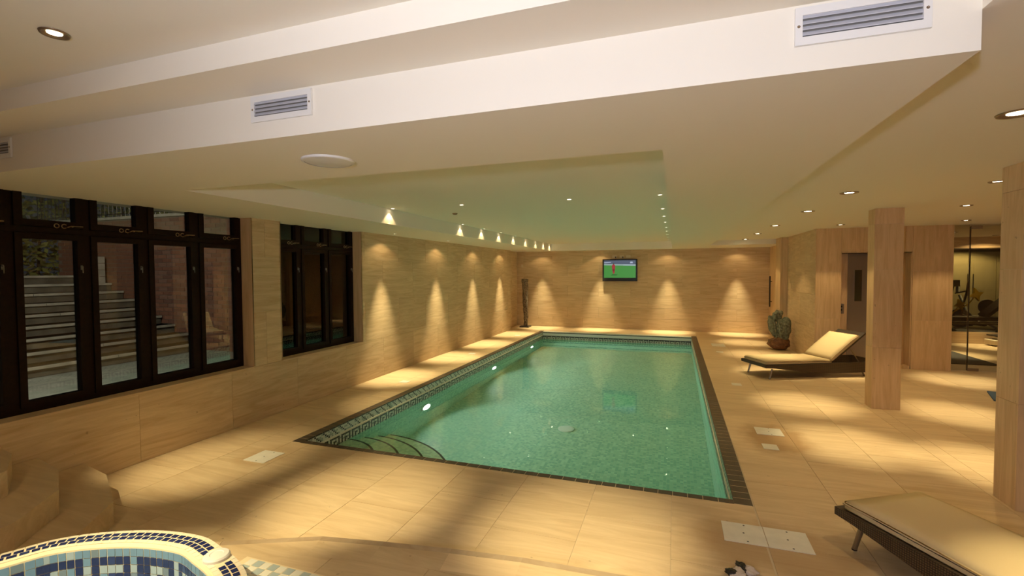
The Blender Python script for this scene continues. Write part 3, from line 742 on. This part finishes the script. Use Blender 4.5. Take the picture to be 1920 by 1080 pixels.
# white and grey mosaic strip on the platform beside the rim
nmo = 0
MB().prism(ccw([(-2.16, 1.885), (-1.40, 1.885), (-1.40, .9), (-1.7, .9), (-2.16, 1.7)]), PZ, PZ+.0008).build('mosaic_bed', M['spagrout'], tub)
for i in range(14):
    for j in range(8):
        x = -2.12+i*.05; y = 1.875-j*.05
        if x > -1.45: continue
        key = ('strip', (i+j) % 2)
        if key not in _pc: _pc[key] = MB().box(0, .0455, -.0455, 0, 0, .0016).mesh('strip_tile', plain('strip_tile_%d' % key[1], ((.80, .78, .68), (.42, .50, .50))[key[1]], .3))
        link('strip_tile', _pc[key], tub, (x, y, PZ+.0008))

# ------------------------------------------------------------------ loungers
def lounger(label, loc, rz, back=52):
    t = thing('sun_lounger', label, 'sun lounger', loc, rz, group='low rattan sun loungers')
    Wd, Ln = .61, 1.96; T = .22
    side = [(0, T), (0, T-.045), (.12, T-.052), (.55, .115), (1.1, .065), (1.8, .06), (Ln, .09), (Ln, T)]
    for y in (0, Wd-.035):
        mb = MB(); k = len(side)
        A = [(p[0], y, p[1]) for p in side]; B = [(p[0], y+.035, p[1]) for p in side]
        mb.face(A); mb.face(B[::-1])
        for i in range(k): j = (i+1) % k; mb.face([A[i], B[i], B[j], A[j]])
        mb.build('side_panel', M['rattan'], t)
    MB().box(0, .03, .035, Wd-.035, T-.045, T).build('end_panel', M['rattan'], t)
    MB().box(Ln-.03, Ln, .035, Wd-.035, .09, T).build('end_panel', M['rattan'], t)
    for k in range(9): MB().box(.06+k*.11, .13+k*.11, .035, Wd-.035, T-.028, T-.012).build('slat', M['rattan'], t)
    for x, y, dx in ((.13, .05, -.03), (.13, Wd-.05, -.03), (1.62, .05, .03), (1.62, Wd-.05, .03)):
        MB().tube((x, y, T-.07 if x < 1 else .09), (x+dx*1.4, y, .006), .015, .013, 12).tube((x+dx*1.4, y, .008), (x+dx*1.42, y, .0005), .014, .014, 12, 1).build('leg', [M['brass'], M['black']], t)
    def cush(Lc, h=.075):
        bm = bmesh.new(); bmesh.ops.create_cube(bm, size=1)
        for v in bm.verts: v.co = Vector(((v.co.x+.5)*Lc, (v.co.y)*(Wd-.05), (v.co.z+.5)*h))
        bmesh.ops.subdivide_edges(bm, edges=list(bm.edges), cuts=8, use_grid_fill=True)
        for v in bm.verts:
            ex = min(v.co.x, Lc-v.co.x)/.05; ey = (min(v.co.y+(Wd-.05)/2, (Wd-.05)/2-v.co.y))/.05
            e = min(1, max(0, ex))*min(1, max(0, ey))
            if v.co.z > h*.6: v.co.z += (-(.012)*(1-e)**2)+.004*math.sin(v.co.x*5)
        bmesh.ops.bevel(bm, geom=[e for e in bm.edges if e.is_manifold and e.calc_face_angle(0) > 1.0], offset=.014, segments=3, affect='EDGES')
        for f in bm.faces: f.smooth = True
        me = D.meshes.new('cushion'); bm.to_mesh(me); bm.free(); me.materials.append(M['cushion']); return me
    if 'cs' not in _pc: _pc['cs'] = cush(1.07, .07); _pc['cb'] = cush(.60, .07)
    link('seat_cushion', _pc['cs'], t, (.03, Wd/2, T-.008))
    bf = D.objects.new('backrest', None)
    a = math.radians(back)
    fb = MB().box(0, .72, -Wd/2+.045, Wd/2-.045, -.022, 0).build('backrest', M['rattan'], t, (1.10, Wd/2, T+.004)); fb.rotation_euler = (0, -a*.72, 0)
    c = link('back_cushion', _pc['cb'], t, (1.09, Wd/2, T+.006)); c.rotation_euler = (0, -a*.72, 0)
    aa = a*.72
    p0 = Vector((1.10+.42*math.cos(aa), 0, T+.42*math.sin(aa)-.02)); p1 = Vector((1.62, 0, T-.03))
    for y in (.09, Wd-.09): MB().tube((p0.x, y, p0.z), (p1.x, y, p1.z), .009, seg=8).build('prop', M['brass'], t)
    return t
lounger('cream cushioned rattan sun lounger with raised back before the far pillar', (1.295, 7.78, 0), math.radians(26.4))
lounger('cream cushioned rattan sun lounger cut by the lower right corner', (.908, 3.229, 0), math.radians(-59.5))

# ------------------------------------------------------------------ television and its sockets
tv = thing('television', 'wall mounted flat television showing a football match', 'television', (-1.447, 13.55, 1.655))
MB().box(-.478, .478, -.085, -.035, -.308, .308).build('casing', M['black'], tv, bevel=.006)
MB().box(-.2, .2, -.035, -.001, -.15, .15).build('bracket', M['black'], tv)
def em(name, c, s=1.0): return plain(name, (0, 0, 0), .3, emit=c, es=s)
sc_ = MB(); X0, X1, Z0, Z1 = -.435, .435, -.215, .275; y = -.0862
sc_.face([(X0, y, Z0), (X1, y, Z0), (X1, y, .12), (X0, y, .14)], 0).face([(X0, y, .14), (X1, y, .12), (X1, y, .16), (X0, y, .18)], 1).face([(X0, y, .18), (X1, y, .16), (X1, y, Z1), (X0, y, Z1)], 2)
scr = sc_.build('screen', [em('pitch_green', (.06, .26, .05), .9), em('hoarding', (.32, .42, .40), .8), em('stands', (.09, .11, .16), .9)], tv)
y = -.0868; f_ = MB()
f_.face([(-.20, y, .03), (-.13, y, .02), (-.12, y, .12), (-.15, y, .165), (-.20, y, .155), (-.22, y, .10)], 0)      # shirt
f_.face([(-.20, y, -.03), (-.14, y, -.03), (-.13, y, .03), (-.205, y, .04)], 1)
f_.face([(-.185, y, -.10), (-.165, y, -.10), (-.15, y, -.03), (-.19, y, -.03)], 0).face([(-.16, y, -.09), (-.14, y, -.09), (-.135, y, -.03), (-.155, y, -.03)], 0)
f_.face([(-.185, y, .16), (-.155, y, .16), (-.15, y, .185), (-.165, y, .20), (-.185, y, .19)], 2)
f_.face([(-.25, y, -.15), (-.08, y, -.145), (-.05, y, -.12), (-.2, y, -.115)], 3)
f_.face([(-.43, y, .20), (-.25, y, .215), (-.23, y, .235), (-.43, y, .225)], 4).face([(.28, y, .19), (.36, y, .19), (.35, y, .235), (.29, y, .235)], 4).face([(.1, y, .135), (.43, y, .13), (.43, y, .145), (.1, y, .15)], 4)
f_.build('picture', [em('shirt_red', (.35, .03, .04), .9), em('shorts_red', (.22, .02, .03), .9), em('head', (.08, .05, .04), .9), em('turf_shade', (.03, .12, .03), .9), em('banner', (.42, .48, .62), .9)], scr)
for k, (x, lb) in enumerate(((-1.60, 'left of three small wall sockets above the television'), (-1.40, 'middle of three small wall sockets above the television'), (-1.22, 'right of three small wall sockets above the television'))):
    t = thing('wall_socket', lb, 'socket', (x, 13.55, 2.035), group='sockets above the television')
    MB().box(-.06, .06, -.010, -.0008, -.035, .035).build('plate', M['paleplastic'], t)
    if k < 2:
        MB().box(-.012+.03, .018+.03, -.04, -.010, -.03, .0).build('plug', M['black'], t)
        MB().path([(.033, -.03, -.02), (.035, -.03, -.08)], .004, 6).build('lead', M['black'], t)
t = thing('wall_sensor', 'small pale sensor high on the corner wall above the sculpture', 'sensor', (-4.33, 13.55, 1.80))
MB().box(-.03, .03, -.035, -.0008, -.04, .04).build('body', M['paleplastic'], t, bevel=.008)

# ------------------------------------------------------------------ tall carved sculpture in the far left corner
M['carved'] = plain('rough_carved_wood', (.16, .12, .08), .8, bump=1.0, bscale=30, var=.7)
t = thing('carved_sculpture', 'tall dark carved sculpture on a square black base in the far corner', 'sculpture', (-4.13, 13.2, 0))
MB().box(-.14, .14, -.14, .14, .0005, .04).build('plinth', M['black'], t, bevel=.005)
bm = bmesh.new(); rings = 30; seg = 16; vs_ = []
for i in range(rings+1):
    f = i/rings; z = .04+f*1.38; row = []
    for j in range(seg):
        a = 2*PI*j/seg; r = .050+.040*f**.8+.010*math.sin(a*3+f*9)+.006*math.sin(f*40+a*2)+random.uniform(-.004, .004)
        row.append(bm.verts.new((r*math.cos(a)*1.05+.012*math.sin(f*5), r*math.sin(a)*.8, z)))
    vs_.append(row)
for i in range(rings):
    for j in range(seg): bm.faces.new((vs_[i][j], vs_[i][(j+1) % seg], vs_[i+1][(j+1) % seg], vs_[i+1][j]))
bm.faces.new(vs_[0][::-1]); bm.faces.new(vs_[-1])
me = D.meshes.new('shaft'); bm.to_mesh(me); bm.free(); me.materials.append(M['carved']); link('shaft', me, t)

# ------------------------------------------------------------------ weathered sculpture by the right wall
M['mossy'] = plain('weathered_green_bronze', (.17, .18, .12), .8, bump=.9, bscale=24, var=.55)
M['rootwood'] = plain('red_brown_root_wood', (.20, .09, .035), .7, bump=.6, bscale=20, var=.45)
t = thing('shell_sculpture', 'weathered green shell shaped sculpture on a brown wooden stand by the right wall', 'sculpture', (2.03, 10.9, 0))
def blob(name, mat, c, s, rot=(0, 0, 0), seed=0, sq=0.0, amp=.12):
    bm = bmesh.new(); bmesh.ops.create_icosphere(bm, subdivisions=4, radius=1); rnd = random.Random(seed); ph = [rnd.uniform(0, 6) for _ in range(6)]
    for v in bm.verts:
        p = v.co.copy(); k = 1+amp*math.sin(3*p.x+ph[0])*math.cos(4*p.y+ph[1])+amp*.5*math.sin(9*p.z+ph[2]+4*p.x)+amp*.25*math.sin(17*p.y+ph[3]+9*p.z)
        v.co = Vector((p.x*k*s[0], p.y*k*s[1], p.z*k*s[2]))
    for f in bm.faces: f.smooth = True
    me = D.meshes.new(name); bm.to_mesh(me); bm.free(); me.materials.append(mat); return link(name, me, t, c, rot)
blob('stand', M['rootwood'], (.0, 0, .13), (.20, .17, .135), seed=2, amp=.10)
blob('shell', M['mossy'], (.075, -.03, .42), (.145, .12, .235), (0, .12, 0), seed=5)
blob('shell', M['mossy'], (-.115, .02, .47), (.075, .09, .23), (0, -.22, 0), seed=9)
blob('crest', M['mossy'], (-.035, .02, .69), (.085, .07, .12), (0, .5, 0), seed=12, amp=.2)
for a in (-.09, .0, .1): MB().path([(a-.02, -.10, .62), (a, -.15, .45), (a+.03, -.13, .25)], .012, 8).build('rib', M['mossy'], t)

# ------------------------------------------------------------------ lift door and call panel, corner door
lift = thing('lift_door', 'brushed steel lift door with a slot window behind the far pillar', 'lift door', (3.16, 9.569, .05))
MB().box(-.34, .34, -.03, -.001, 0, 1.842).build('leaf', M['steel'], lift)
MB().box(-.245, -.14, -.0335, -.0305, 1.04, 1.575).build('vision_panel', plain('vision_glass', (.05, .04, .02), .15), lift)
MB().box(-.255, -.245, -.036, -.0305, 1.03, 1.585).box(-.14, -.13, -.036, -.0305, 1.03, 1.585).box(-.245, -.14, -.036, -.0305, 1.575, 1.585).box(-.245, -.14, -.036, -.0305, 1.03, 1.04).build('vision_frame', M['steel'], lift)
t = thing('call_panel', 'small metal lift call panel beside the steel door', 'call panel', (2.735, 9.57, .955))
MB().box(-.038, .038, -.012, -.001, -.085, .085).build('plate', M['steel'], t)
for z in (.04, -.02): 
    o = MB().lathe([(.014, 0), (.014, .004), (.001, .005)], seg=14, cap=False).build('button', M['black'], t, (0, -.012, z)); o.rotation_euler = (PI/2, 0, 0)
dr = D.objects.new('door_1', None); COL.objects.link(dr); dr.location = (2.30, 12.9, 0); dr['kind'] = 'structure'
MB().box(-.003, .03, -.395, .395, .004, 2.045).build('leaf', M['wallv'], dr)
hd = MB().tube((-.05, .30, .72), (-.05, .30, 1.48), .017, seg=12); hd.tube((-.05, .30, .85), (-.002, .30, .85), .01).tube((-.05, .30, 1.35), (-.002, .30, 1.35), .01)
hd.build('handle', M['black'], dr)

# ------------------------------------------------------------------ glass screen and door to the gym
gs = D.objects.new('window_3', None); COL.objects.link(gs); gs.location = (4.18, 9.45, 0); gs['kind'] = 'structure'
MB().box(.002, .235, -.005, .005, .012, 2.329).build('fixed_pane', M['doorglass'], gs)
MB().box(1.25, 1.80, -.005, .005, .012, 2.329).build('fixed_pane', M['doorglass'], gs)
d2 = D.objects.new('door_2', None); COL.objects.link(d2); d2.location = (4.43, 9.45, 0); d2['kind'] = 'structure'
MB().box(0, .98, -.006, .006, .012, 2.30).build('leaf', M['doorglass'], d2)
MB().box(-.006, .004, -.008, .008, .012, 2.30).build('edge_strip', plain('dark_edge', (.05, .035, .02), .4), d2)
MB().box(0, .14, -.016, .016, .006, .05).build('floor_patch', M['steel'], d2)
MB().box(0, .14, -.016, .016, 2.26, 2.31).build('top_patch', M['steel'], d2)
MB().tube((.9, -.05, .8), (.9, -.05, 1.4), .015).build('handle', M['chrome'], d2)
# gym rooms
gw = MB()
for r in rsub((4.0, 9.2, 0, 2.33), (4.4, 8.9, .25, 2.09)): gw.box(r[0], r[1], 13.0, 13.12, r[2], r[3])
tag(gw.build('wall_gym', M['wall']), kind='structure')
tag(MB().box(4.0, 4.18, 9.62, 13.0, 0, 2.33).build('wall_gym_left', M['wall']), kind='structure')
tag(MB().box(8.2, 8.3, 9.3, 13.0, 0, 2.33).build('wall_gym_right', M['wall']), kind='structure')
tag(MB().box(6.15, 8.3, 9.25, 9.35, 0, 2.33).build('wall_gym_front', M['wall']), kind='structure')
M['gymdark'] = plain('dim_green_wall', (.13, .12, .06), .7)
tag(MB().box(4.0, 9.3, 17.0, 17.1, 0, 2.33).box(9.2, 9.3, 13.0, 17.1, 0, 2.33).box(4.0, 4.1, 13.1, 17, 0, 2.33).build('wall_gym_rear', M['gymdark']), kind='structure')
tag(MB().box(4.1, 9.2, 13.12, 17.0, -.012, .0).build('trim_1', plain('dark_rubber', (.03, .025, .02), .8)), kind='structure')
w4 = D.objects.new('window_4', None); COL.objects.link(w4); w4.location = (4.4, 13.06, 0); w4['kind'] = 'structure'
MB().box(0, 4.5, -.004, .004, .25, 2.09).build('pane', M['doorglass'], w4)
MB().box(0, 4.5, -.062, -.03, 2.07, 2.09).build('head_bar', plain('bronze_bar', (.08, .05, .02), .4), w4)
downlight(6.3, 12.55, CR, 'downlight washing the gym wall seen through the glass door', 'gym downlights', r=.06, big=True, hot=1.0, wide=3, wang=150)
downlight(5.0, 11.2, CR, 'downlight over the entrance mat behind the glass door', 'gym downlights', r=.06, big=True)
downlight(7.4, 15.6, CR, 'downlight over the cream wardrobe in the rear gym', 'gym downlights', r=.06, big=True, hot=1.0, wide=4, wang=150)
# wardrobe
wd = thing('wardrobe', 'cream double door wardrobe at the back of the gym', 'wardrobe', (7.95, 16.55, 0))
MB().box(-.85, .85, -.20, .40, 0, 2.1).build('carcass', M['cream'], wd)
for k, x in enumerate((-.84, -.275, .29)):
    dd = MB().box(x, x+.55, -.222, -.201, .05, 2.05).build('door', M['cream'], wd)
    MB().box(x+.06, x+.49, -.228, -.222, .15, .95).box(x+.06, x+.49, -.228, -.222, 1.05, 1.95).build('door_panel', M['cream'], dd)
    MB().tube((x+.50 if k == 0 else x+.05, -.25, .9), (x+.50 if k == 0 else x+.05, -.25, 1.5), .012, seg=8).build('handle', M['black'], dd)
mt = thing('entrance_mat', 'dark grey entrance mat just behind the glass door', 'mat', (4.69, 10.95, 0))
MB().box(-.50, .50, -.86, .86, .0005, .012).build('pile', M['darkmat'], mt)
bl = thing('exercise_mat', 'blue foam exercise mat whose corner shows left of the shaded pillar', 'mat', (3.745, 7.42, 0), math.radians(-20))
MB().box(0, 1.3, -.05, .5, .0005, .018).build('pad', M['blue'], bl)
# gym machines
def machine_bike(loc, rz, label, shell):
    t = thing('exercise_bike', label, 'exercise bike', loc, rz)
    B = lambda mb, nm, mt_: mb.build(nm, mt_, t)
    B(MB().tube((-.25, -.45, .04), (.25, -.45, .04), .03).tube((-.25, .45, .04), (.25, .45, .04), .03), 'foot_bar', M['black'])
    B(MB().path([(0, -.45, .05), (0, -.1, .30), (0, .45, .05)], .03).path([(0, -.1, .3), (0, -.25, .75)], .028).path([(0, .1, .2), (0, .35, .95)], .03), 'frame', M['grey'])
    f = MB().lathe([(.04, -.03), (.24, -.03), (.25, 0), (.24, .03), (.04, .03)], seg=24); o = f.build('flywheel', M['black'], t, (0, .33, .33)); o.rotation_euler = (0, PI/2, 0)
    B(MB().prism([(-.04, -.05), (.04, -.05), (.05, .42), (-.05, .42)], .24, .42), 'guard', shell)
    B(MB().box(-.12, .12, -.40, -.12, .75, .80), 'saddle', M['black'])
    B(MB().path([(-.22, .20, 1.06), (-.2, .40, 1.0), (.2, .40, 1.0), (.22, .20, 1.06)], .018), 'handlebar', M['black'])
    B(MB().box(-.11, .11, .36, .41, 1.02, 1.20), 'console', M['grey'])
    for s in (-1, 1): B(MB().tube((0, 0, .30), (s*.12, 0, .30), .012).tube((s*.12, 0, .30), (s*.12, s*.12, .18), .012).box(s*.12-.04, s*.12+.06, s*.12-.05, s*.12+.05, .165, .19), 'pedal', M['black'])
    return t
machine_bike((7.45, 15.5, 0), 1.0, 'exercise bike with grey console behind the inner glass of the gym', M['grey'])
t = thing('cross_trainer', 'cross trainer with yellow star shaped shells inside the rear gym', 'cross trainer', (6.66, 14.55, 0), .3)
MB().tube((-.3, -.2, .04), (.3, -.2, .04), .035).tube((-.3, .45, .04), (.3, .45, .04), .035).path([(0, -.2, .05), (0, .45, .05)], .035, 8).build('foot_bar', M['black'], t)
MB().path([(0, .42, .05), (0, .36, .7), (0, .22, 1.25)], .04, 10).build('mast', M['black'], t)
for sx in (-1, 1):
    MB().path([(sx*.24, -.25, .35), (sx*.24, .25, .5), (sx*.24, .1, 1.1), (sx*.2, .02, 1.35)], .022, 8).build('arm', M['black'], t)
    MB().box(sx*.16-.06, sx*.16+.06, -.45, -.1, .28, .31).build('pedal', M['black'], t)
MB().box(-.12, .12, .16, .20, 1.2, 1.36).build('console', M['grey'], t)
star = [(.17*(1 if k % 2 == 0 else .42)*math.cos(k*PI/4+.35), .17*(1 if k % 2 == 0 else .42)*math.sin(k*PI/4+.35)) for k in range(8)]
for cx_, cy_, cz_, q in ((.12, -.30, 1.02, 1.0), (-.24, -.28, .78, .8)):
    mb = MB(); sv = [(cx_+x*q, cy_, cz_+z*q) for x, z in star]; sw = [(cx_+x*q, cy_+.05, cz_+z*q) for x, z in star]
    mb.face(sv).face(sw[::-1])
    for k in range(8): mb.face([sv[k], sw[k], sw[(k+1) % 8], sv[(k+1) % 8]])
    mb.path([(cx_, cy_+.02, cz_), (cx_-.03, cy_+.2, cz_-.25), (0, .3, .5)], .014, 6)
    mb.build('shell', M['yellow'], t)
t = thing('weight_bench', 'black inclined weight bench with chrome rails inside the rear gym', 'weight bench', (6.35, 13.62, 0), .12)
MB().box(-.9, .9, -.16, .16, .46, .54).build('pad', M['black'], t)
o = MB().box(0, .8, -.14, .14, 0, .07).build('back_pad', M['black'], t, (.35, 0, .54)); o.rotation_euler = (0, -.75, 0)
for x in (-.75, .7): MB().path([(x, -.25, .02), (x, 0, .48), (x, .25, .02)], .025).build('leg', M['grey'], t)
MB().tube((-.9, -.2, .38), (.9, -.2, .40), .018).tube((-.9, .2, .38), (.9, .2, .40), .018).build('rail', M['chrome'], t)
for y in (-.32, .32):
    o = MB().lathe([(.02, -.02), (.17, -.02), (.17, .02), (.02, .02)], seg=24).build('weight_plate', M['black'], t, (.6, y, .75)); o.rotation_euler = (PI/2, 0, 0)
MB().tube((.6, -.5, .75), (.6, .5, .75), .014).build('bar', M['chrome'], t)
t = thing('treadmill', 'treadmill with pale base and black deck behind the glass door', 'treadmill', (6.55, 12.75, 0), .1)
MB().box(-.22, 1.3, -.16, .16, .03, .13).build('base', M['paleplastic'], t, bevel=.01)
MB().box(-.15, 1.35, -.20, .20, .20, .225).build('deck', M['black'], t)
MB().box(-.1, .02, -.12, .12, .13, .20).box(.5, .62, -.12, .12, .13, .20).build('support', M['paleplastic'], t)
MB().tube((-.15, -.2, .24), (1.35, -.2, .24), .012).build('rail', M['chrome'], t)
for x in (-.1, 1.2):
    for y in (-.1, .1): MB().tube((x, y, .03), (x, y, .001), .02).build('foot', M['black'], t)

# crumpled cloth on the near floor
t = thing('crumpled_cloth', 'small crumpled black and cream cloth on the floor at the bottom edge', 'cloth', (.35, 2.75, 0))
M['clothc'] = plain('cream_knit', (.62, .52, .45), .95, bump=.8, bscale=90)
blob('cream_fold', M['clothc'], (.035, -.005, .018), (.042, .035, .017), seed=21, amp=.25)
blob('cream_fold', M['clothc'], (-.02, -.055, .02), (.035, .055, .018), (0, 0, -.5), seed=22, amp=.25)
blob('black_fold', M['black'], (.0, .0, .028), (.022, .038, .018), (0, 0, .4), seed=23, amp=.2)
blob('black_fold', M['black'], (-.055, -.065, .026), (.028, .026, .018), seed=24, amp=.2)

# ------------------------------------------------------------------ outside
tag(MB().box(-14, -4.64, -6, 14, .10, .25).build('patio', M['patio']), kind='structure')
gst = thing('garden_steps', 'wide pale edged garden steps climbing outside the big window', 'stairs', (-8, 2, .25))
for k in range(9):
    z = .40+.15*k; x = -8.0-.34*k
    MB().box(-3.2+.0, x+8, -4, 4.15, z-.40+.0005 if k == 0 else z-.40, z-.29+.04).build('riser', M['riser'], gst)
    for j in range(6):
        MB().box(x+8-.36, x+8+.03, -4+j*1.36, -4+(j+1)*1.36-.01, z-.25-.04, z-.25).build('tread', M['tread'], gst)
gwall = thing('garden_wall', 'tall red brick garden wall beside the outdoor steps', 'wall', (-9.4, 6.17, .25))
MB().box(-2.6, 2.3, .012, .25, .0, 2.42).build('core', M['mortar'], gwall)
MB().box(-2.62, 2.32, -.03, .28, 2.42, 2.47).build('coping', M['tread'], gwall)
bme = [MB().box(0, .215, 0, .05, 0, .065).mesh('brick', plain('brick_%d' % k, c, .9)) for k, c in enumerate(((.21, .09, .06), (.26, .115, .075), (.17, .08, .06), (.23, .12, .09)))]
cands = []
for r in range(32):
    for c in range(23):
        x = -2.6+c*.225+(.1125 if r % 2 else 0)
        if x+.215 > 2.3: continue
        cands.append((x, r*.075+.005))
def vis_b(x, z):
    X = x-9.4
    u, v = cyz((X+.1, 6.17, z+.25)); return 150 < u < 450 and z+.25 > .4+max(0, (-8-X)/.34)*.15-.1
order = sorted(cands, key=lambda q: (not vis_b(*q), -q[0]))
restb = MB()
for k, (x, z) in enumerate(order):
    if k < 298: link('brick', random.choice(bme), gwall, (x, 0, z))
    else: restb.box(x, x+.215, 0, .05, z, z+.065)
restb.build('brick_run', bme[0].materials[0], gwall)['kind'] = 'stuff'
rl = thing('garden_railing', 'black metal railing on top of the brick garden wall', 'railing', (-9.4, 6.3, 2.72))
MB().tube((-3.5, 0, .55), (2.2, 0, .55), .015, seg=6).tube((-3.5, 0, .08), (2.2, 0, .08), .012, seg=6).build('rail', M['black'], rl)
rb = MB().tube((0, 0, 0), (0, 0, .6), .008, seg=6).mesh('baluster', M['black'])
for k in range(48): link('baluster', rb, rl, (-3.5+k*.12, 0, 0))
pr_ = thing('stone_pier', 'pale stone block pier beside the top of the garden steps', 'pier', (-10.56, 5.98, 1.45))
for k in range(4): MB().box(-.11, .11, -.12, .12, k*.128+.001, k*.128+.122).build('block', M['tread'], pr_)
# second house wing seen in the end panes
tag(MB().box(-12, -6.6, 7.3, 7.5, .25, 2.7).build('trim_2', M['mortar']), kind='structure')
hg = thing('hedge', 'dense yellow green hedge above the garden steps', 'hedge', (-14.0, 2.5, 1.3))
lv = MB(); rnd = random.Random(3)
for k in range(26000):
    x = rnd.uniform(-.6, .6); yv = rnd.uniform(-6, 12.5); z = rnd.uniform(0, 4.6)
    x += .5*math.sin(yv*2.3)*.4+.25*math.sin(z*4+yv)
    a, b = rnd.uniform(0, 6.28), rnd.uniform(-1, 1); s = rnd.uniform(.05, .11)
    u_ = Vector((math.cos(a), math.sin(a), b)).normalized(); w_ = u_.orthogonal().normalized()
    c = Vector((x, yv, z)); lv.face([c-u_*s, c+w_*s*.5, c+u_*s, c-w_*s*.5])
o = lv.build('foliage', M['leaf'], hg); o['kind'] = 'stuff'
tw = MB()
for k in range(44): yv = -5.8+k*.42; tw.path([(0, yv, 0), (.1, yv+.1, 2.2), (-.1, yv-.1, 4.3)], .03, 6)
tw.build('stems', M['twig'], hg)['kind'] = 'stuff'
# added fill light to brighten the garden steps and brick wall, no fitting there
spot('garden_fill', (-6.0, 1.0, 3.6), (-9.5, 3.5, .8), 620, 130, .8, (1, .86, .68), .1)
